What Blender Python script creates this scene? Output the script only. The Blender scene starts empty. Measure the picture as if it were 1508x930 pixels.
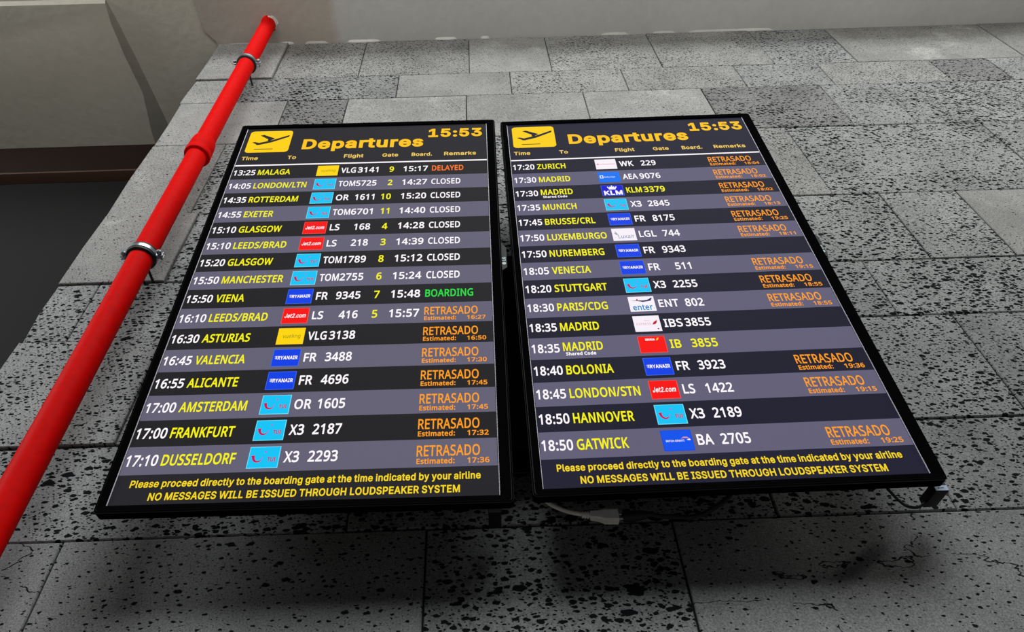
import bpy, bmesh, math, random
from mathutils import Matrix, Vector
from mathutils.geometry import delaunay_2d_cdt
random.seed(7)
scene = bpy.context.scene
COL = scene.collection
ZO = 2.257                      # height of the displays' bottom edge above the floor

# ------------------------------------------------------------------ camera
cam_data = bpy.data.cameras.new('camera')
cam = bpy.data.objects.new('camera', cam_data)
COL.objects.link(cam)
cam_data.sensor_fit = 'HORIZONTAL'
cam_data.sensor_width = 36.0
cam_data.lens = 36.0 * 1070.0 / 1508.0
cam_data.shift_x = (754.0 - 721.68) / 1508.0
cam_data.shift_y = (496.58 - 465.0) / 1508.0
R = Vector((0.999436081464972, 0.018659828137309535, -0.02791648043410973))
U = Vector((0.03254542983222086, -0.7429460678384793, 0.6685595974035358))
F = Vector((0.008265232179312836, 0.6690911381099199, 0.743134398907623))
cam.matrix_world = Matrix(((R.x, U.x, -F.x, -0.0283), (R.y, U.y, -F.y, -1.1786), (R.z, U.z, -F.z, -0.757 + ZO), (0, 0, 0, 1)))
cam_data.clip_start = 0.01
scene.camera = cam

# ------------------------------------------------------------------ world, lights, exposure
scene.view_settings.view_transform = 'Standard'
scene.view_settings.look = 'None'
scene.view_settings.gamma = 1.0
scene.view_settings.exposure = 0.0
world = bpy.data.worlds.new('world')
scene.world = world
world.use_nodes = True
world.node_tree.nodes['Background'].inputs[0].default_value = (0.86, 0.93, 1.0, 1)
world.node_tree.nodes['Background'].inputs[1].default_value = 0.02


def area(name, loc, target, sx, sy, power, color):
    d = bpy.data.lights.new(name, 'AREA')
    d.shape = 'RECTANGLE'
    d.size, d.size_y = sx, sy
    d.energy = power
    d.color = color
    o = bpy.data.objects.new(name, d)
    COL.objects.link(o)
    o.location = Vector(loc) + Vector((0, 0, ZO))
    v = Vector(target) - Vector(loc)
    o.rotation_euler = v.to_track_quat('-Z', 'Y').to_euler()
    return o


area('hall_skylight', (1.4, -6.9, 7.9), (0.3, 0.0, 0.4), 9.0, 3.6, 1000, (0.97, 0.99, 1.0))
area('ceiling_fill', (-0.3, -2.0, 1.2), (-0.5, -1.1, 3.0), 6.0, 0.4, 54, (1.0, 0.98, 0.94))  # unseen fill, added to brighten the ceiling
area('hall_light_right', (5.6, -2.0, 3.0), (1.2, 0, 0.0), 1.2, 0.5, 62, (1.0, 0.98, 0.93))
area('hall_light_left', (-4.2, -1.7, 2.4), (-0.8, 0, -0.6), 1.2, 0.5, 88, (0.96, 0.98, 1.0))

# ------------------------------------------------------------------ materials


def lin(c):
    return tuple(((x / 255.0) / 12.92 if x / 255.0 <= 0.04045 else ((x / 255.0 + 0.055) / 1.055) ** 2.4) for x in c) + (1.0,)


def new_mat(name):
    m = bpy.data.materials.new(name)
    m.use_nodes = True
    return m, m.node_tree, m.node_tree.nodes['Principled BSDF']


def plain(name, rgb, rough=0.5, metal=0.0, spec=0.5, bump=0.0, bscale=200, var=0.06):
    m, nt, b = new_mat(name)
    c = lin(rgb)
    n = nt.nodes.new('ShaderNodeTexNoise'); n.inputs['Scale'].default_value = bscale; n.inputs['Detail'].default_value = 4
    g = nt.nodes.new('ShaderNodeNewGeometry')
    nt.links.new(g.outputs['Position'], n.inputs['Vector'])
    mr = nt.nodes.new('ShaderNodeMapRange'); mr.inputs[1].default_value = 0.3; mr.inputs[2].default_value = 0.7
    mr.inputs[3].default_value = 1 - var; mr.inputs[4].default_value = 1 + var
    nt.links.new(n.outputs['Fac'], mr.inputs[0])
    mx = nt.nodes.new('ShaderNodeMix'); mx.data_type = 'RGBA'; mx.blend_type = 'MULTIPLY'; mx.inputs[0].default_value = 1
    mx.inputs[6].default_value = c
    nt.links.new(mr.outputs[0], mx.inputs[7])
    nt.links.new(mx.outputs[2], b.inputs['Base Color'])
    b.inputs['Roughness'].default_value = rough
    b.inputs['Metallic'].default_value = metal
    b.inputs['Specular IOR Level'].default_value = spec
    if bump:
        bp = nt.nodes.new('ShaderNodeBump'); bp.inputs['Strength'].default_value = 1; bp.inputs['Distance'].default_value = bump
        nt.links.new(n.outputs['Fac'], bp.inputs['Height']); nt.links.new(bp.outputs['Normal'], b.inputs['Normal'])
    return m


def screen_mat(name, rgb, gain=1.0):
    m, nt, b = new_mat(name)
    b.inputs['Base Color'].default_value = (0.004, 0.004, 0.005, 1)
    b.inputs['Roughness'].default_value = 0.5
    b.inputs['Specular IOR Level'].default_value = 0.02
    b.inputs['Emission Color'].default_value = lin(rgb)
    b.inputs['Emission Strength'].default_value = gain
    return m


def math_node(nt, op, a, b=None, c=None):
    n = nt.nodes.new('ShaderNodeMath'); n.operation = op
    for i, v in enumerate((a, b, c)):
        if v is None: continue
        if isinstance(v, (int, float)): n.inputs[i].default_value = v
        else: nt.links.new(v, n.inputs[i])
    return n.outputs[0]


def stone_mat(name, rgb, big=0.0, mid=0.0, small=0.0, crack=0.0, vein=0.0, rough=0.8):
    """porous basalt: open pits of two sizes, fine grain, optional cracks"""
    m, nt, b = new_mat(name)
    N, L = nt.nodes, nt.links
    geo = N.new('ShaderNodeNewGeometry'); oi = N.new('ShaderNodeObjectInfo')
    off = N.new('ShaderNodeVectorMath'); off.operation = 'SCALE'
    off.inputs[0].default_value = (7.3, 3.1, 9.7); L.new(oi.outputs['Random'], off.inputs['Scale'])
    add = N.new('ShaderNodeVectorMath'); add.operation = 'ADD'
    L.new(geo.outputs['Position'], add.inputs[0]); L.new(off.outputs[0], add.inputs[1])
    P = add.outputs[0]
    # warp so that the pits are ragged and lean
    w = N.new('ShaderNodeTexNoise'); w.inputs['Scale'].default_value = 110; w.inputs['Detail'].default_value = 3
    L.new(P, w.inputs['Vector'])
    ws = N.new('ShaderNodeVectorMath'); ws.operation = 'SUBTRACT'; L.new(w.outputs['Color'], ws.inputs[0]); ws.inputs[1].default_value = (.5, .5, .5)
    wm = N.new('ShaderNodeVectorMath'); wm.operation = 'SCALE'; L.new(ws.outputs[0], wm.inputs[0]); wm.inputs['Scale'].default_value = 0.007
    wa = N.new('ShaderNodeVectorMath'); wa.operation = 'ADD'; L.new(P, wa.inputs[0]); L.new(wm.outputs[0], wa.inputs[1])
    mp = N.new('ShaderNodeMapping'); mp.inputs['Scale'].default_value = (0.60, 1.0, 1.15); mp.inputs['Rotation'].default_value = (0, 0.25, 0)
    L.new(wa.outputs[0], mp.inputs['Vector'])
    region = N.new('ShaderNodeTexNoise'); region.inputs['Scale'].default_value = 4.5; region.inputs['Detail'].default_value = 1
    L.new(P, region.inputs['Vector'])
    reg = N.new('ShaderNodeMapRange'); L.new(region.outputs['Fac'], reg.inputs[0])
    reg.inputs[1].default_value = .3; reg.inputs[2].default_value = .7; reg.inputs[3].default_value = .72; reg.inputs[4].default_value = 1.15

    sx = N.new('ShaderNodeSeparateXYZ'); L.new(mp.outputs[0], sx.inputs[0])
    cx = N.new('ShaderNodeCombineXYZ'); L.new(sx.outputs[0], cx.inputs[0]); L.new(sx.outputs[2], cx.inputs[1])

    def pits(scale, k, power):
        v = N.new('ShaderNodeTexVoronoi'); v.voronoi_dimensions = '2D'; v.inputs['Scale'].default_value = scale; v.inputs['Randomness'].default_value = 1
        L.new(cx.outputs[0], v.inputs['Vector'])
        sc = N.new('ShaderNodeSeparateColor'); L.new(v.outputs['Color'], sc.inputs[0])
        r = math_node(nt, 'POWER', sc.outputs[0], power)
        r = math_node(nt, 'MULTIPLY', r, k)
        r = math_node(nt, 'MULTIPLY', r, reg.outputs[0])
        d = math_node(nt, 'SUBTRACT', r, v.outputs['Distance'])
        d = math_node(nt, 'MULTIPLY', d, 17.0)
        n = N.new('ShaderNodeMath'); n.operation = 'ADD'; n.use_clamp = True; L.new(d, n.inputs[0]); n.inputs[1].default_value = 0.15
        return n.outputs[0]
    mask = None
    for sc_, k, pw in ((44.0, big, 5.0), (92.0, mid, 1.5), (170.0, small, 1.4)):
        if k > 0:
            q = pits(sc_, k, pw)
            mask = q if mask is None else math_node(nt, 'MAXIMUM', mask, q)
    if crack > 0:
        mc = N.new('ShaderNodeMapping'); mc.inputs['Scale'].default_value = (1.0, 2.0, 3.6); mc.inputs['Rotation'].default_value = (0, 0.14, 0)
        L.new(P, mc.inputs['Vector'])
        cn = N.new('ShaderNodeTexNoise'); cn.inputs['Scale'].default_value = 1.5; cn.inputs['Detail'].default_value = 5; cn.inputs['Roughness'].default_value = .5
        L.new(mc.outputs[0], cn.inputs['Vector']); L.new(wa.outputs[0], mc.inputs['Vector'])
        c0 = math_node(nt, 'SUBTRACT', cn.outputs['Fac'], 0.5)
        c0 = math_node(nt, 'ABSOLUTE', c0)
        c0 = math_node(nt, 'SUBTRACT', 0.0032, c0)
        c0 = math_node(nt, 'MULTIPLY', c0, 420.0)
        brk = N.new('ShaderNodeTexNoise'); brk.inputs['Scale'].default_value = 16; L.new(P, brk.inputs['Vector'])
        bk = math_node(nt, 'GREATER_THAN', brk.outputs['Fac'], 0.42)
        n = N.new('ShaderNodeMath'); n.operation = 'MULTIPLY'; n.use_clamp = True; L.new(c0, n.inputs[0]); L.new(bk, n.inputs[1])
        mask = n.outputs[0] if mask is None else math_node(nt, 'MAXIMUM', mask, n.outputs[0])
    # tone
    big_n = N.new('ShaderNodeTexNoise'); big_n.inputs['Scale'].default_value = 6; big_n.inputs['Detail'].default_value = 6; big_n.inputs['Roughness'].default_value = .6
    L.new(P, big_n.inputs['Vector'])
    fine = N.new('ShaderNodeTexNoise'); fine.inputs['Scale'].default_value = 330; fine.inputs['Detail'].default_value = 3
    L.new(P, fine.inputs['Vector'])
    t1 = N.new('ShaderNodeMapRange'); L.new(big_n.outputs['Fac'], t1.inputs[0]); t1.inputs[1].default_value = .3; t1.inputs[2].default_value = .7; t1.inputs[3].default_value = .80; t1.inputs[4].default_value = 1.2
    t2 = N.new('ShaderNodeMapRange'); L.new(fine.outputs['Fac'], t2.inputs[0]); t2.inputs[1].default_value = .35; t2.inputs[2].default_value = .65; t2.inputs[3].default_value = .70; t2.inputs[4].default_value = 1.30
    t = math_node(nt, 'MULTIPLY', t1.outputs[0], t2.outputs[0])
    rt = N.new('ShaderNodeMapRange'); L.new(oi.outputs['Random'], rt.inputs[0]); rt.inputs[3].default_value = .90; rt.inputs[4].default_value = 1.10
    t = math_node(nt, 'MULTIPLY', t, rt.outputs[0])
    if vein > 0:
        vn = N.new('ShaderNodeTexNoise'); vn.inputs['Scale'].default_value = 3.6; vn.inputs['Detail'].default_value = 8; vn.inputs['Roughness'].default_value = .72
        L.new(P, vn.inputs['Vector'])
        vm = N.new('ShaderNodeMapRange'); L.new(vn.outputs['Fac'], vm.inputs[0]); vm.inputs[1].default_value = .57; vm.inputs[2].default_value = .70; vm.inputs[3].default_value = 1.0; vm.inputs[4].default_value = 1 + vein
        t = math_node(nt, 'MULTIPLY', t, vm.outputs[0])
    mx = N.new('ShaderNodeMix'); mx.data_type = 'RGBA'; mx.blend_type = 'MULTIPLY'; mx.inputs[0].default_value = 1
    mx.inputs[6].default_value = lin(rgb); L.new(t, mx.inputs[7])
    out = mx.outputs[2]
    h = math_node(nt, 'MULTIPLY', fine.outputs['Fac'], 0.10)
    if mask is not None:
        m2 = N.new('ShaderNodeMix'); m2.data_type = 'RGBA'; L.new(mask, m2.inputs[0]); L.new(out, m2.inputs[6]); m2.inputs[7].default_value = (0.011, 0.012, 0.013, 1)  # shade inside the pits is put into the colour, cracks darkened alike
        out = m2.outputs[2]
        h = math_node(nt, 'SUBTRACT', h, mask)
    if mask is not None: L.new(math_node(nt, 'MULTIPLY_ADD', mask, -.3, .3), b.inputs['Specular IOR Level'])
    L.new(out, b.inputs['Base Color'])
    bp = N.new('ShaderNodeBump'); bp.inputs['Strength'].default_value = .8; bp.inputs['Distance'].default_value = 0.003
    L.new(h, bp.inputs['Height']); L.new(bp.outputs['Normal'], b.inputs['Normal'])
    b.inputs['Roughness'].default_value = rough
    return m


STONE = {
    's': stone_mat('smooth_basalt', (134, 134, 131), big=.14, mid=.18, small=.20, vein=.55),
    'f': stone_mat('fine_pitted_basalt', (136, 136, 133), big=.16, mid=.26, small=.42, vein=.3),
    'm': stone_mat('pitted_basalt', (138, 140, 138), big=.22, mid=.42, small=.40),
    'd': stone_mat('dense_pitted_basalt', (134, 136, 134), big=.28, mid=.52, small=.42),
    'k': stone_mat('dark_pitted_basalt', (119, 119, 117), big=.26, mid=.50, small=.42),
    'l': stone_mat('coarse_pitted_basalt', (132, 134, 133), big=.42, mid=.52, small=.36),
    'c': stone_mat('cracked_basalt', (130, 131, 130), big=.20, mid=.25, small=.10, crack=1.0),
    'e': stone_mat('lightly_pitted_basalt', (126, 128, 126), big=.24, mid=.28, small=.16),
}
M_MORTAR = plain('dark_joint_mortar', (20, 20, 20), .95, bump=.002)
M_PLASTER = plain('white_plaster_filler', (205, 203, 196), .9, bump=.002)
M_RED = plain('red_gloss_paint', (210, 7, 4), .6, spec=.04, bump=.0004, bscale=60, var=.07)
M_RUBBER = plain('black_rubber', (16, 16, 17), .6)
M_STEEL = plain('galvanised_steel', (165, 172, 176), .35, metal=.9)
M_BEZEL = plain('black_satin_bezel', (8, 8, 9), .9, spec=0.0, var=.1)
M_RIDGE = plain('bezel_ridge_highlight', (50, 52, 52), .5, spec=.2)  # greyer than the bezel: highlight lines along its ridges, painted in
M_HOUSE = plain('black_matt_housing', (9, 10, 11), .6, spec=.3)
M_LITLIP = plain('lit_inner_lip', (232, 230, 240), .5)  # pale colour stands for screen light on the bezel's inner lip
M_RAIL = plain('black_powder_coated_steel', (14, 14, 15), .6)
M_WHITEPL = plain('white_plug_plastic', (236, 234, 226), .45)
M_LABEL = plain('pale_paper_label', (190, 205, 225), .6)
M_PRINT = plain('grey_print', (90, 100, 130), .7)
M_CLEAR = plain('smoked_plastic_label', (120, 122, 132), .25)
M_MARK = plain('white_logo_print', (190, 205, 205), .5)
M_BROWN = plain('dark_brown_timber', (30, 17, 11), .7, spec=.15, bump=.001, bscale=30)
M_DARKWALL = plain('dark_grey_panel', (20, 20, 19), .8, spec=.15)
M_BROWNLINE = plain('reddish_brown_bead', (84, 60, 48), .5)


def plaster_mat(name, rgb, stain=0.0):
    m = plain(name, rgb, .9, spec=.2, bump=.002, bscale=26, var=.03)
    nt = m.node_tree; N, L = nt.nodes, nt.links
    b = N['Principled BSDF']; src = b.inputs['Base Color'].links[0].from_socket
    geo = N.new('ShaderNodeNewGeometry')
    n = N.new('ShaderNodeTexNoise'); n.inputs['Scale'].default_value = 1.6; n.inputs['Detail'].default_value = 7
    L.new(geo.outputs['Position'], n.inputs['Vector'])
    mr = N.new('ShaderNodeMapRange'); L.new(n.outputs['Fac'], mr.inputs[0]); mr.inputs[1].default_value = .35; mr.inputs[2].default_value = .7; mr.inputs[3].default_value = .93; mr.inputs[4].default_value = 1.05
    mx = N.new('ShaderNodeMix'); mx.data_type = 'RGBA'; mx.blend_type = 'MULTIPLY'; mx.inputs[0].default_value = 1
    L.new(src, mx.inputs[6]); L.new(mr.outputs[0], mx.inputs[7]); out = mx.outputs[2]
    if stain:
        # beige repaired patch round the pipe (x < -0.63)
        sp = N.new('ShaderNodeSeparateXYZ'); L.new(geo.outputs['Position'], sp.inputs[0])
        n2 = N.new('ShaderNodeTexNoise'); n2.inputs['Scale'].default_value = 9; n2.inputs['Detail'].default_value = 6; L.new(geo.outputs['Position'], n2.inputs['Vector'])
        jit = math_node(nt, 'MULTIPLY', n2.outputs['Fac'], 0.05)
        xx = math_node(nt, 'ADD', sp.outputs[0], jit)
        e = N.new('ShaderNodeMapRange'); L.new(xx, e.inputs[0]); e.inputs[1].default_value = -0.63; e.inputs[2].default_value = -0.59; e.inputs[3].default_value = 1; e.inputs[4].default_value = 0
        m3 = N.new('ShaderNodeMix'); m3.data_type = 'RGBA'; m3.blend_type = 'MULTIPLY'; L.new(e.outputs[0], m3.inputs[0]); L.new(out, m3.inputs[6]); m3.inputs[7].default_value = (.83, .76, .69, 1)
        out = m3.outputs[2]
    L.new(out, b.inputs['Base Color'])
    return m


M_CEIL = plaster_mat('painted_plaster_ceiling', (188, 185, 172))
M_CEILEDGE = plaster_mat('shaded_plaster_edge', (140, 137, 126))  # shade on the lowered panel's side face, put into the plaster colour
M_SOFFIT = plaster_mat('painted_plaster_soffit', (186, 186, 182), 1)
M_FLOOR = plain('grey_floor_tile', (80, 79, 77), .4)

# ------------------------------------------------------------------ helpers


def link(name, mesh, mats, parent=None):
    if not isinstance(mats, (list, tuple)): mats = [mats]
    for m in mats: mesh.materials.append(m)
    o = bpy.data.objects.new(name, mesh)
    COL.objects.link(o)
    if parent is not None: o.parent = parent
    return o


def from_bm(name, bm, mats, parent=None, smooth=False):
    me = bpy.data.meshes.new(name)
    bmesh.ops.recalc_face_normals(bm, faces=bm.faces)
    if smooth:
        for f in bm.faces: f.smooth = True
    bm.to_mesh(me); bm.free()
    me.set_sharp_from_angle(angle=math.radians(35))
    return link(name, me, mats, parent)


def add_box(bm, x0, x1, y0, y1, z0, z1, bevel=0.0, seg=2, mi=0):
    vs = [bm.verts.new((x, y, z)) for x in (x0, x1) for y in (y0, y1) for z in (z0, z1)]
    fs = []
    for idx in ((0, 1, 3, 2), (4, 6, 7, 5), (0, 4, 5, 1), (2, 3, 7, 6), (0, 2, 6, 4), (1, 5, 7, 3)):
        f = bm.faces.new([vs[i] for i in idx]); f.material_index = mi; fs.append(f)
    if bevel:
        es = {e for f in fs for e in f.edges}
        bmesh.ops.bevel(bm, geom=list(es), offset=bevel, segments=seg, profile=.6, affect='EDGES')


def box(name, dims, mats, parent=None, bevel=0.0, seg=2):
    bm = bmesh.new(); add_box(bm, *dims, bevel=bevel, seg=seg)
    return from_bm(name, bm, mats, parent)


def W(o):        # lift a top-level object built in wall coordinates to its real height
    o.location.z += ZO
    return o


def empty(name, loc=(0, 0, 0)):
    o = bpy.data.objects.new(name, None); COL.objects.link(o)
    o.location = (loc[0], loc[1], loc[2] + ZO); o.empty_display_size = .05
    return o


def tag(o, label=None, cat=None, group=None, kind=None):
    if label: o['label'] = label
    if cat: o['category'] = cat
    if group: o['group'] = group
    if kind: o['kind'] = kind
    return o


def tube_bm(pts, r, n=12, caps=True, bm=None):
    """swept tube through pts; r may be a list"""
    bm = bm or bmesh.new()
    pts = [Vector(p) for p in pts]
    rs = r if isinstance(r, (list, tuple)) else [r] * len(pts)
    rings = []
    ref = None
    for i, p in enumerate(pts):
        a = pts[max(i - 1, 0)]; b = pts[min(i + 1, len(pts) - 1)]
        t = (b - a).normalized()
        if ref is None:
            ref = Vector((0, 0, 1)) if abs(t.z) < .9 else Vector((1, 0, 0))
        u = (ref - t * ref.dot(t)).normalized(); v = t.cross(u); ref = u
        rings.append([bm.verts.new(p + rs[i] * (math.cos(2 * math.pi * k / n) * u + math.sin(2 * math.pi * k / n) * v)) for k in range(n)])
    for a, b in zip(rings, rings[1:]):
        for k in range(n):
            bm.faces.new((a[k], a[(k + 1) % n], b[(k + 1) % n], b[k])).smooth = True
    if caps:
        bm.faces.new(rings[0][::-1]); bm.faces.new(rings[-1])
    return bm


def smooth_path(pts, n=8):
    P = [Vector(p) for p in pts]; P = [P[0] * 2 - P[1]] + P + [P[-1] * 2 - P[-2]]
    out = []
    for i in range(1, len(P) - 2):
        for k in range(n):
            t = k / n; a, b, c, d = P[i - 1:i + 3]
            out.append(.5 * ((2 * b) + (c - a) * t + (2 * a - 5 * b + 4 * c - d) * t * t + (3 * b - a - 3 * c + d) * t ** 3))
    out.append(P[-2])
    return out


# ------------------------------------------------------------------ setting: stone wall
XL, XR = -1.160, 3.60
wall = W(box('wall_back', (XL + .012, XR, .005, .46, -ZO, 2.545), M_MORTAR))
tag(wall, 'wall clad in grey pitted volcanic stone slabs behind the two screens', kind='structure')
ROWS = [   # z bottom, z top, joints, variants
    (2.158, 2.546, [XL, -.854, -.506, -.053, .284, .737, 1.195, 1.537, 2.224, 2.85, XR], 'sffsffmsss'),
    (1.943, 2.158, [XL, -.985, -.338, .110, .562, 1.021, 1.363, 1.822, 2.058, 2.62, 3.1, XR], 'sdsffmfkmff'),
    (1.600, 1.943, [XL, -.752, -.519, -.066, .381, .838, 1.296, 1.524, 2.20, 2.8, XR], 'skssskmdmm'),
    (1.150, 1.600, [XL, -.905, -.420, .270, 1.050, 1.736, 2.35, 3.0, XR], 'sddfddmm'),
    (.812, 1.150, [XL, -.879, -.300, .420, 1.188, 1.423, 2.05, 2.7, XR], 'slddmsmf'),
    (.583, .812, [XL, -1.051, -.480, .150, .998, 1.75, 2.5, XR], 'llldddm'),
    (.249, .583, [XL, -.813, -.200, .500, 1.126, 1.86, 2.6, XR], 'mffmmmd'),
    (.020, .249, [XL, -.300, .515, .856, 1.52, 2.3, XR], 'llllld'),
    (-.480, .020, [XL, -.826, -.148, .314, 1.25, 2.0, 2.8, XR], 'celceem'),
    (-.80, -.480, [XL, -.40, .35, 1.0, 1.7, 2.5, XR], 'dlfedm'),
    (-1.20, -.80, [XL, -.70, .05, .8, 1.5, 2.2, 3.0, XR], 'fdeledm'),
    (-1.70, -1.20, [XL, -.30, .55, 1.2, 2.1, 2.9, XR], 'edlfem'),
    (-ZO, -1.70, [XL, -.60, .2, .95, 1.8, 2.6, XR], 'lfedmf'),
]
PROUD = {(0, 0): .009, (4, 0): .008, (6, 0): .007, (8, 0): .002, (3, 0): .003, (0, 3): .001}


def stone(x0, x1, z0, z1, proud, mat, left_edge):
    g = .0017 if z0 > 0 else .0021
    if not left_edge: x0 += g
    else: x0 += random.uniform(-.004, .004)
    x1 -= g; z0 += g; z1 -= g
    ch = .0022
    nx, nz = 3, 2
    j = lambda s=.0007: random.uniform(-s, s)
    ring = []
    for k in range(nx): ring.append((x0 + (x1 - x0) * k / nx, z0, 0, 1))
    for k in range(nz): ring.append((x1, z0 + (z1 - z0) * k / nz, -1, 0))
    for k in range(nx): ring.append((x1 - (x1 - x0) * k / nx, z1, 0, -1))
    for k in range(nz): ring.append((x0, z1 - (z1 - z0) * k / nz, 1, 0))
    n = len(ring)
    cx, cz = (x0 + x1) / 2, (z0 + z1) / 2
    outer, inner = [], []
    for (x, z, _, _) in ring:
        if left_edge and abs(x - x0) < 1e-6: x += random.uniform(-.005, .004)
        x += j(); z += j()
        outer.append((x, z)); inner.append((x + (ch if x < cx else -ch), z + (ch if z < cz else -ch)))
    vs = [(x, .02, z) for x, z in outer] + [(x, -proud + ch * .8, z) for x, z in outer] + [(x, -proud, z) for x, z in inner]
    fs = [(i, (i + 1) % n, n + (i + 1) % n, n + i) for i in range(n)]
    fs += [(n + i, n + (i + 1) % n, 2 * n + (i + 1) % n, 2 * n + i) for i in range(n)]
    fs.append(tuple(2 * n + i for i in range(n)))
    me = bpy.data.meshes.new('stone_slab'); me.from_pydata(vs, [], fs)
    return link('stone_slab', me, mat, wall)


for ri, (z0, z1, js, vs) in enumerate(ROWS):
    for k in range(len(js) - 1):
        stone(js[k], js[k + 1], z0, z1, PROUD.get((ri, k), random.uniform(0, .0028)), STONE[vs[k]], k == 0)

# plaster smears squeezed out of the joint under the ceiling
bm = bmesh.new()
for (x, w, t) in ((-.52, .075, .010), (-.155, .05, .008), (.02, .02, .006), (-.86, .03, .006), (-.73, .05, .004), (.60, .06, .004), (.82, .05, .003), (1.22, .09, .006), (1.05, .12, .003), (-1.04, .10, .003)):
    n = 8
    pts = [(x - w + 2 * w * k / n, t * (math.sin(math.pi * k / n) ** .6) * random.uniform(.6, 1.15)) for k in range(n + 1)]
    a = [bm.verts.new((px, -.012 * (1 if 0 < k < n else .2), 2.546)) for k, (px, h) in enumerate(pts)]
    b_ = [bm.verts.new((px, -.0035, 2.546 - h - .0015)) for px, h in pts]
    c_ = [bm.verts.new((px, .002, 2.546 - h - .0015)) for px, h in pts]
    for k in range(n):
        bm.faces.new((a[k], a[k + 1], b_[k + 1], b_[k])); bm.faces.new((b_[k], b_[k + 1], c_[k + 1], c_[k]))
o = from_bm('plaster_smear', bm, M_PLASTER, wall); tag(o, 'white plaster squeezed out along the ceiling joint', kind='stuff')

# ceiling: main slab, lowered soffit over the hall, lowered panel at the left
tag(W(box('ceiling', (-6.5, 4.6, -.235, .46, 2.555, 2.75), M_CEIL)), 'painted plaster ceiling running past the end of the stone wall', kind='structure')
bm = bmesh.new()
poly = [(-1.165, .02), (-1.172, -.02), (-1.190, -.04), (-1.212, -.07), (-1.218, -.2), (-1.222, -.23), (4.5, -.23), (4.5, .02)]
lo = [bm.verts.new((x, y, 2.545)) for x, y in poly]; hi = [bm.verts.new((x, y, 2.57)) for x, y in poly]
bm.faces.new(lo)
for k in range(len(poly)): bm.faces.new((lo[k], lo[(k + 1) % len(poly)], hi[(k + 1) % len(poly)], hi[k]))
tag(W(from_bm('trim_1', bm, M_SOFFIT)), 'pale plaster soffit above the stone wall, stained beige round the pipe', kind='structure')
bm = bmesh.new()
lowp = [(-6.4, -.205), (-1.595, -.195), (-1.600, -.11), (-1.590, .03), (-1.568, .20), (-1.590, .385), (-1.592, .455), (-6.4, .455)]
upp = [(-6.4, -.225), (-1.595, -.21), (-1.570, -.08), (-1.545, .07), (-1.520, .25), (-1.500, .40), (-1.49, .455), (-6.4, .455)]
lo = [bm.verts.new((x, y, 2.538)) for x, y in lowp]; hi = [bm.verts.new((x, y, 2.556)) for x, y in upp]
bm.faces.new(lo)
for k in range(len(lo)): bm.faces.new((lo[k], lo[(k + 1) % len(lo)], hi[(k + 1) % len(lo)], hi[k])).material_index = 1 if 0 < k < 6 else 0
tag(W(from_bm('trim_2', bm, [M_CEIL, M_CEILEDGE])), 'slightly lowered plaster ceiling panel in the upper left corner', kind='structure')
# end wall behind the stone pier
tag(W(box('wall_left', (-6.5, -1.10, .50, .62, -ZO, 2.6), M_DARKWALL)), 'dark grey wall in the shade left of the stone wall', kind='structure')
tag(W(box('trim_3', (-6.5, -1.12, .455, .52, 2.285, 2.56), M_BROWN, bevel=.003)), 'dark brown timber band under the left ceiling', kind='structure')
tag(W(box('trim_4', (-6.5, -1.12, .448, .52, 2.272, 2.284), M_BROWNLINE, bevel=.002)), 'thin reddish bead under the brown timber band', kind='structure')
tag(W(box('floor', (-6.5, 4.6, -4.5, .62, -ZO - .1, -ZO), M_FLOOR)), 'grey tiled hall floor', kind='structure')

# ------------------------------------------------------------------ red pipe and clamps
PX0, PZ0, PX1, PZ1, PY, PR = -.9105, -1.2, -.9235, 2.56, -.090, .0305


def pipe_x(z): return -.903 + (-.9235 + .903) * (z - .25) / (2.545 - .25)


pipe = empty('fire_pipe', (pipe_x(-ZO), PY, -ZO))
tag(pipe, 'glossy red fire pipe running up the stone wall into the ceiling', 'pipe')
bx, bz = pipe_x(-ZO), -ZO
rel = lambda z, r=0: (pipe_x(z) - bx, 0, z - bz)
from_bm('pipe_run', tube_bm([rel(-ZO), rel(0), rel(1.39)], PR, 40), M_RED, pipe)
from_bm('pipe_run', tube_bm([rel(1.39), rel(2.0), rel(2.556)], PR, 40), M_RED, pipe)
zs = [1.345, 1.347, 1.352, 1.366, 1.370, 1.374, 1.380, 1.425, 1.437, 1.443, 1.445]
rr = [.0325, .0385, .040, .040, .0372, .0372, .039, .0375, .036, .033, .031]
from_bm('pipe_coupling', tube_bm([rel(z) for z in zs], rr, 40), M_RED, pipe)
# ragged collar of cracked paint where the pipe passes the ceiling
bm = bmesh.new(); n = 26
a = []; b_ = []; c_ = []
for k in range(n):
    an = 2 * math.pi * k / n; ro = .0325 + random.uniform(0, .003) + (.007 if math.cos(an + .5) > .8 else 0)
    x0, _, z0 = rel(2.545)
    a.append(bm.verts.new((x0 + .0307 * math.cos(an), .0307 * math.sin(an), z0 - .004 - random.uniform(0, .004))))
    b_.append(bm.verts.new((x0 + ro * math.cos(an), ro * math.sin(an), z0 - .0025)))
    c_.append(bm.verts.new((x0 + (ro + .001) * math.cos(an), (ro + .001) * math.sin(an), z0)))
for k in range(n):
    q = (k + 1) % n
    mi = 1 if math.cos(2 * math.pi * k / n + .5) > .45 or random.random() < .12 else 0
    bm.faces.new((a[k], a[q], b_[q], b_[k])).material_index = mi; bm.faces.new((b_[k], b_[q], c_[q], c_[k])).material_index = mi
tag(from_bm('ceiling_collar', bm, [M_RED, M_PLASTER], pipe), 'cracked red paint collar with white chips at the ceiling')


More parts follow.
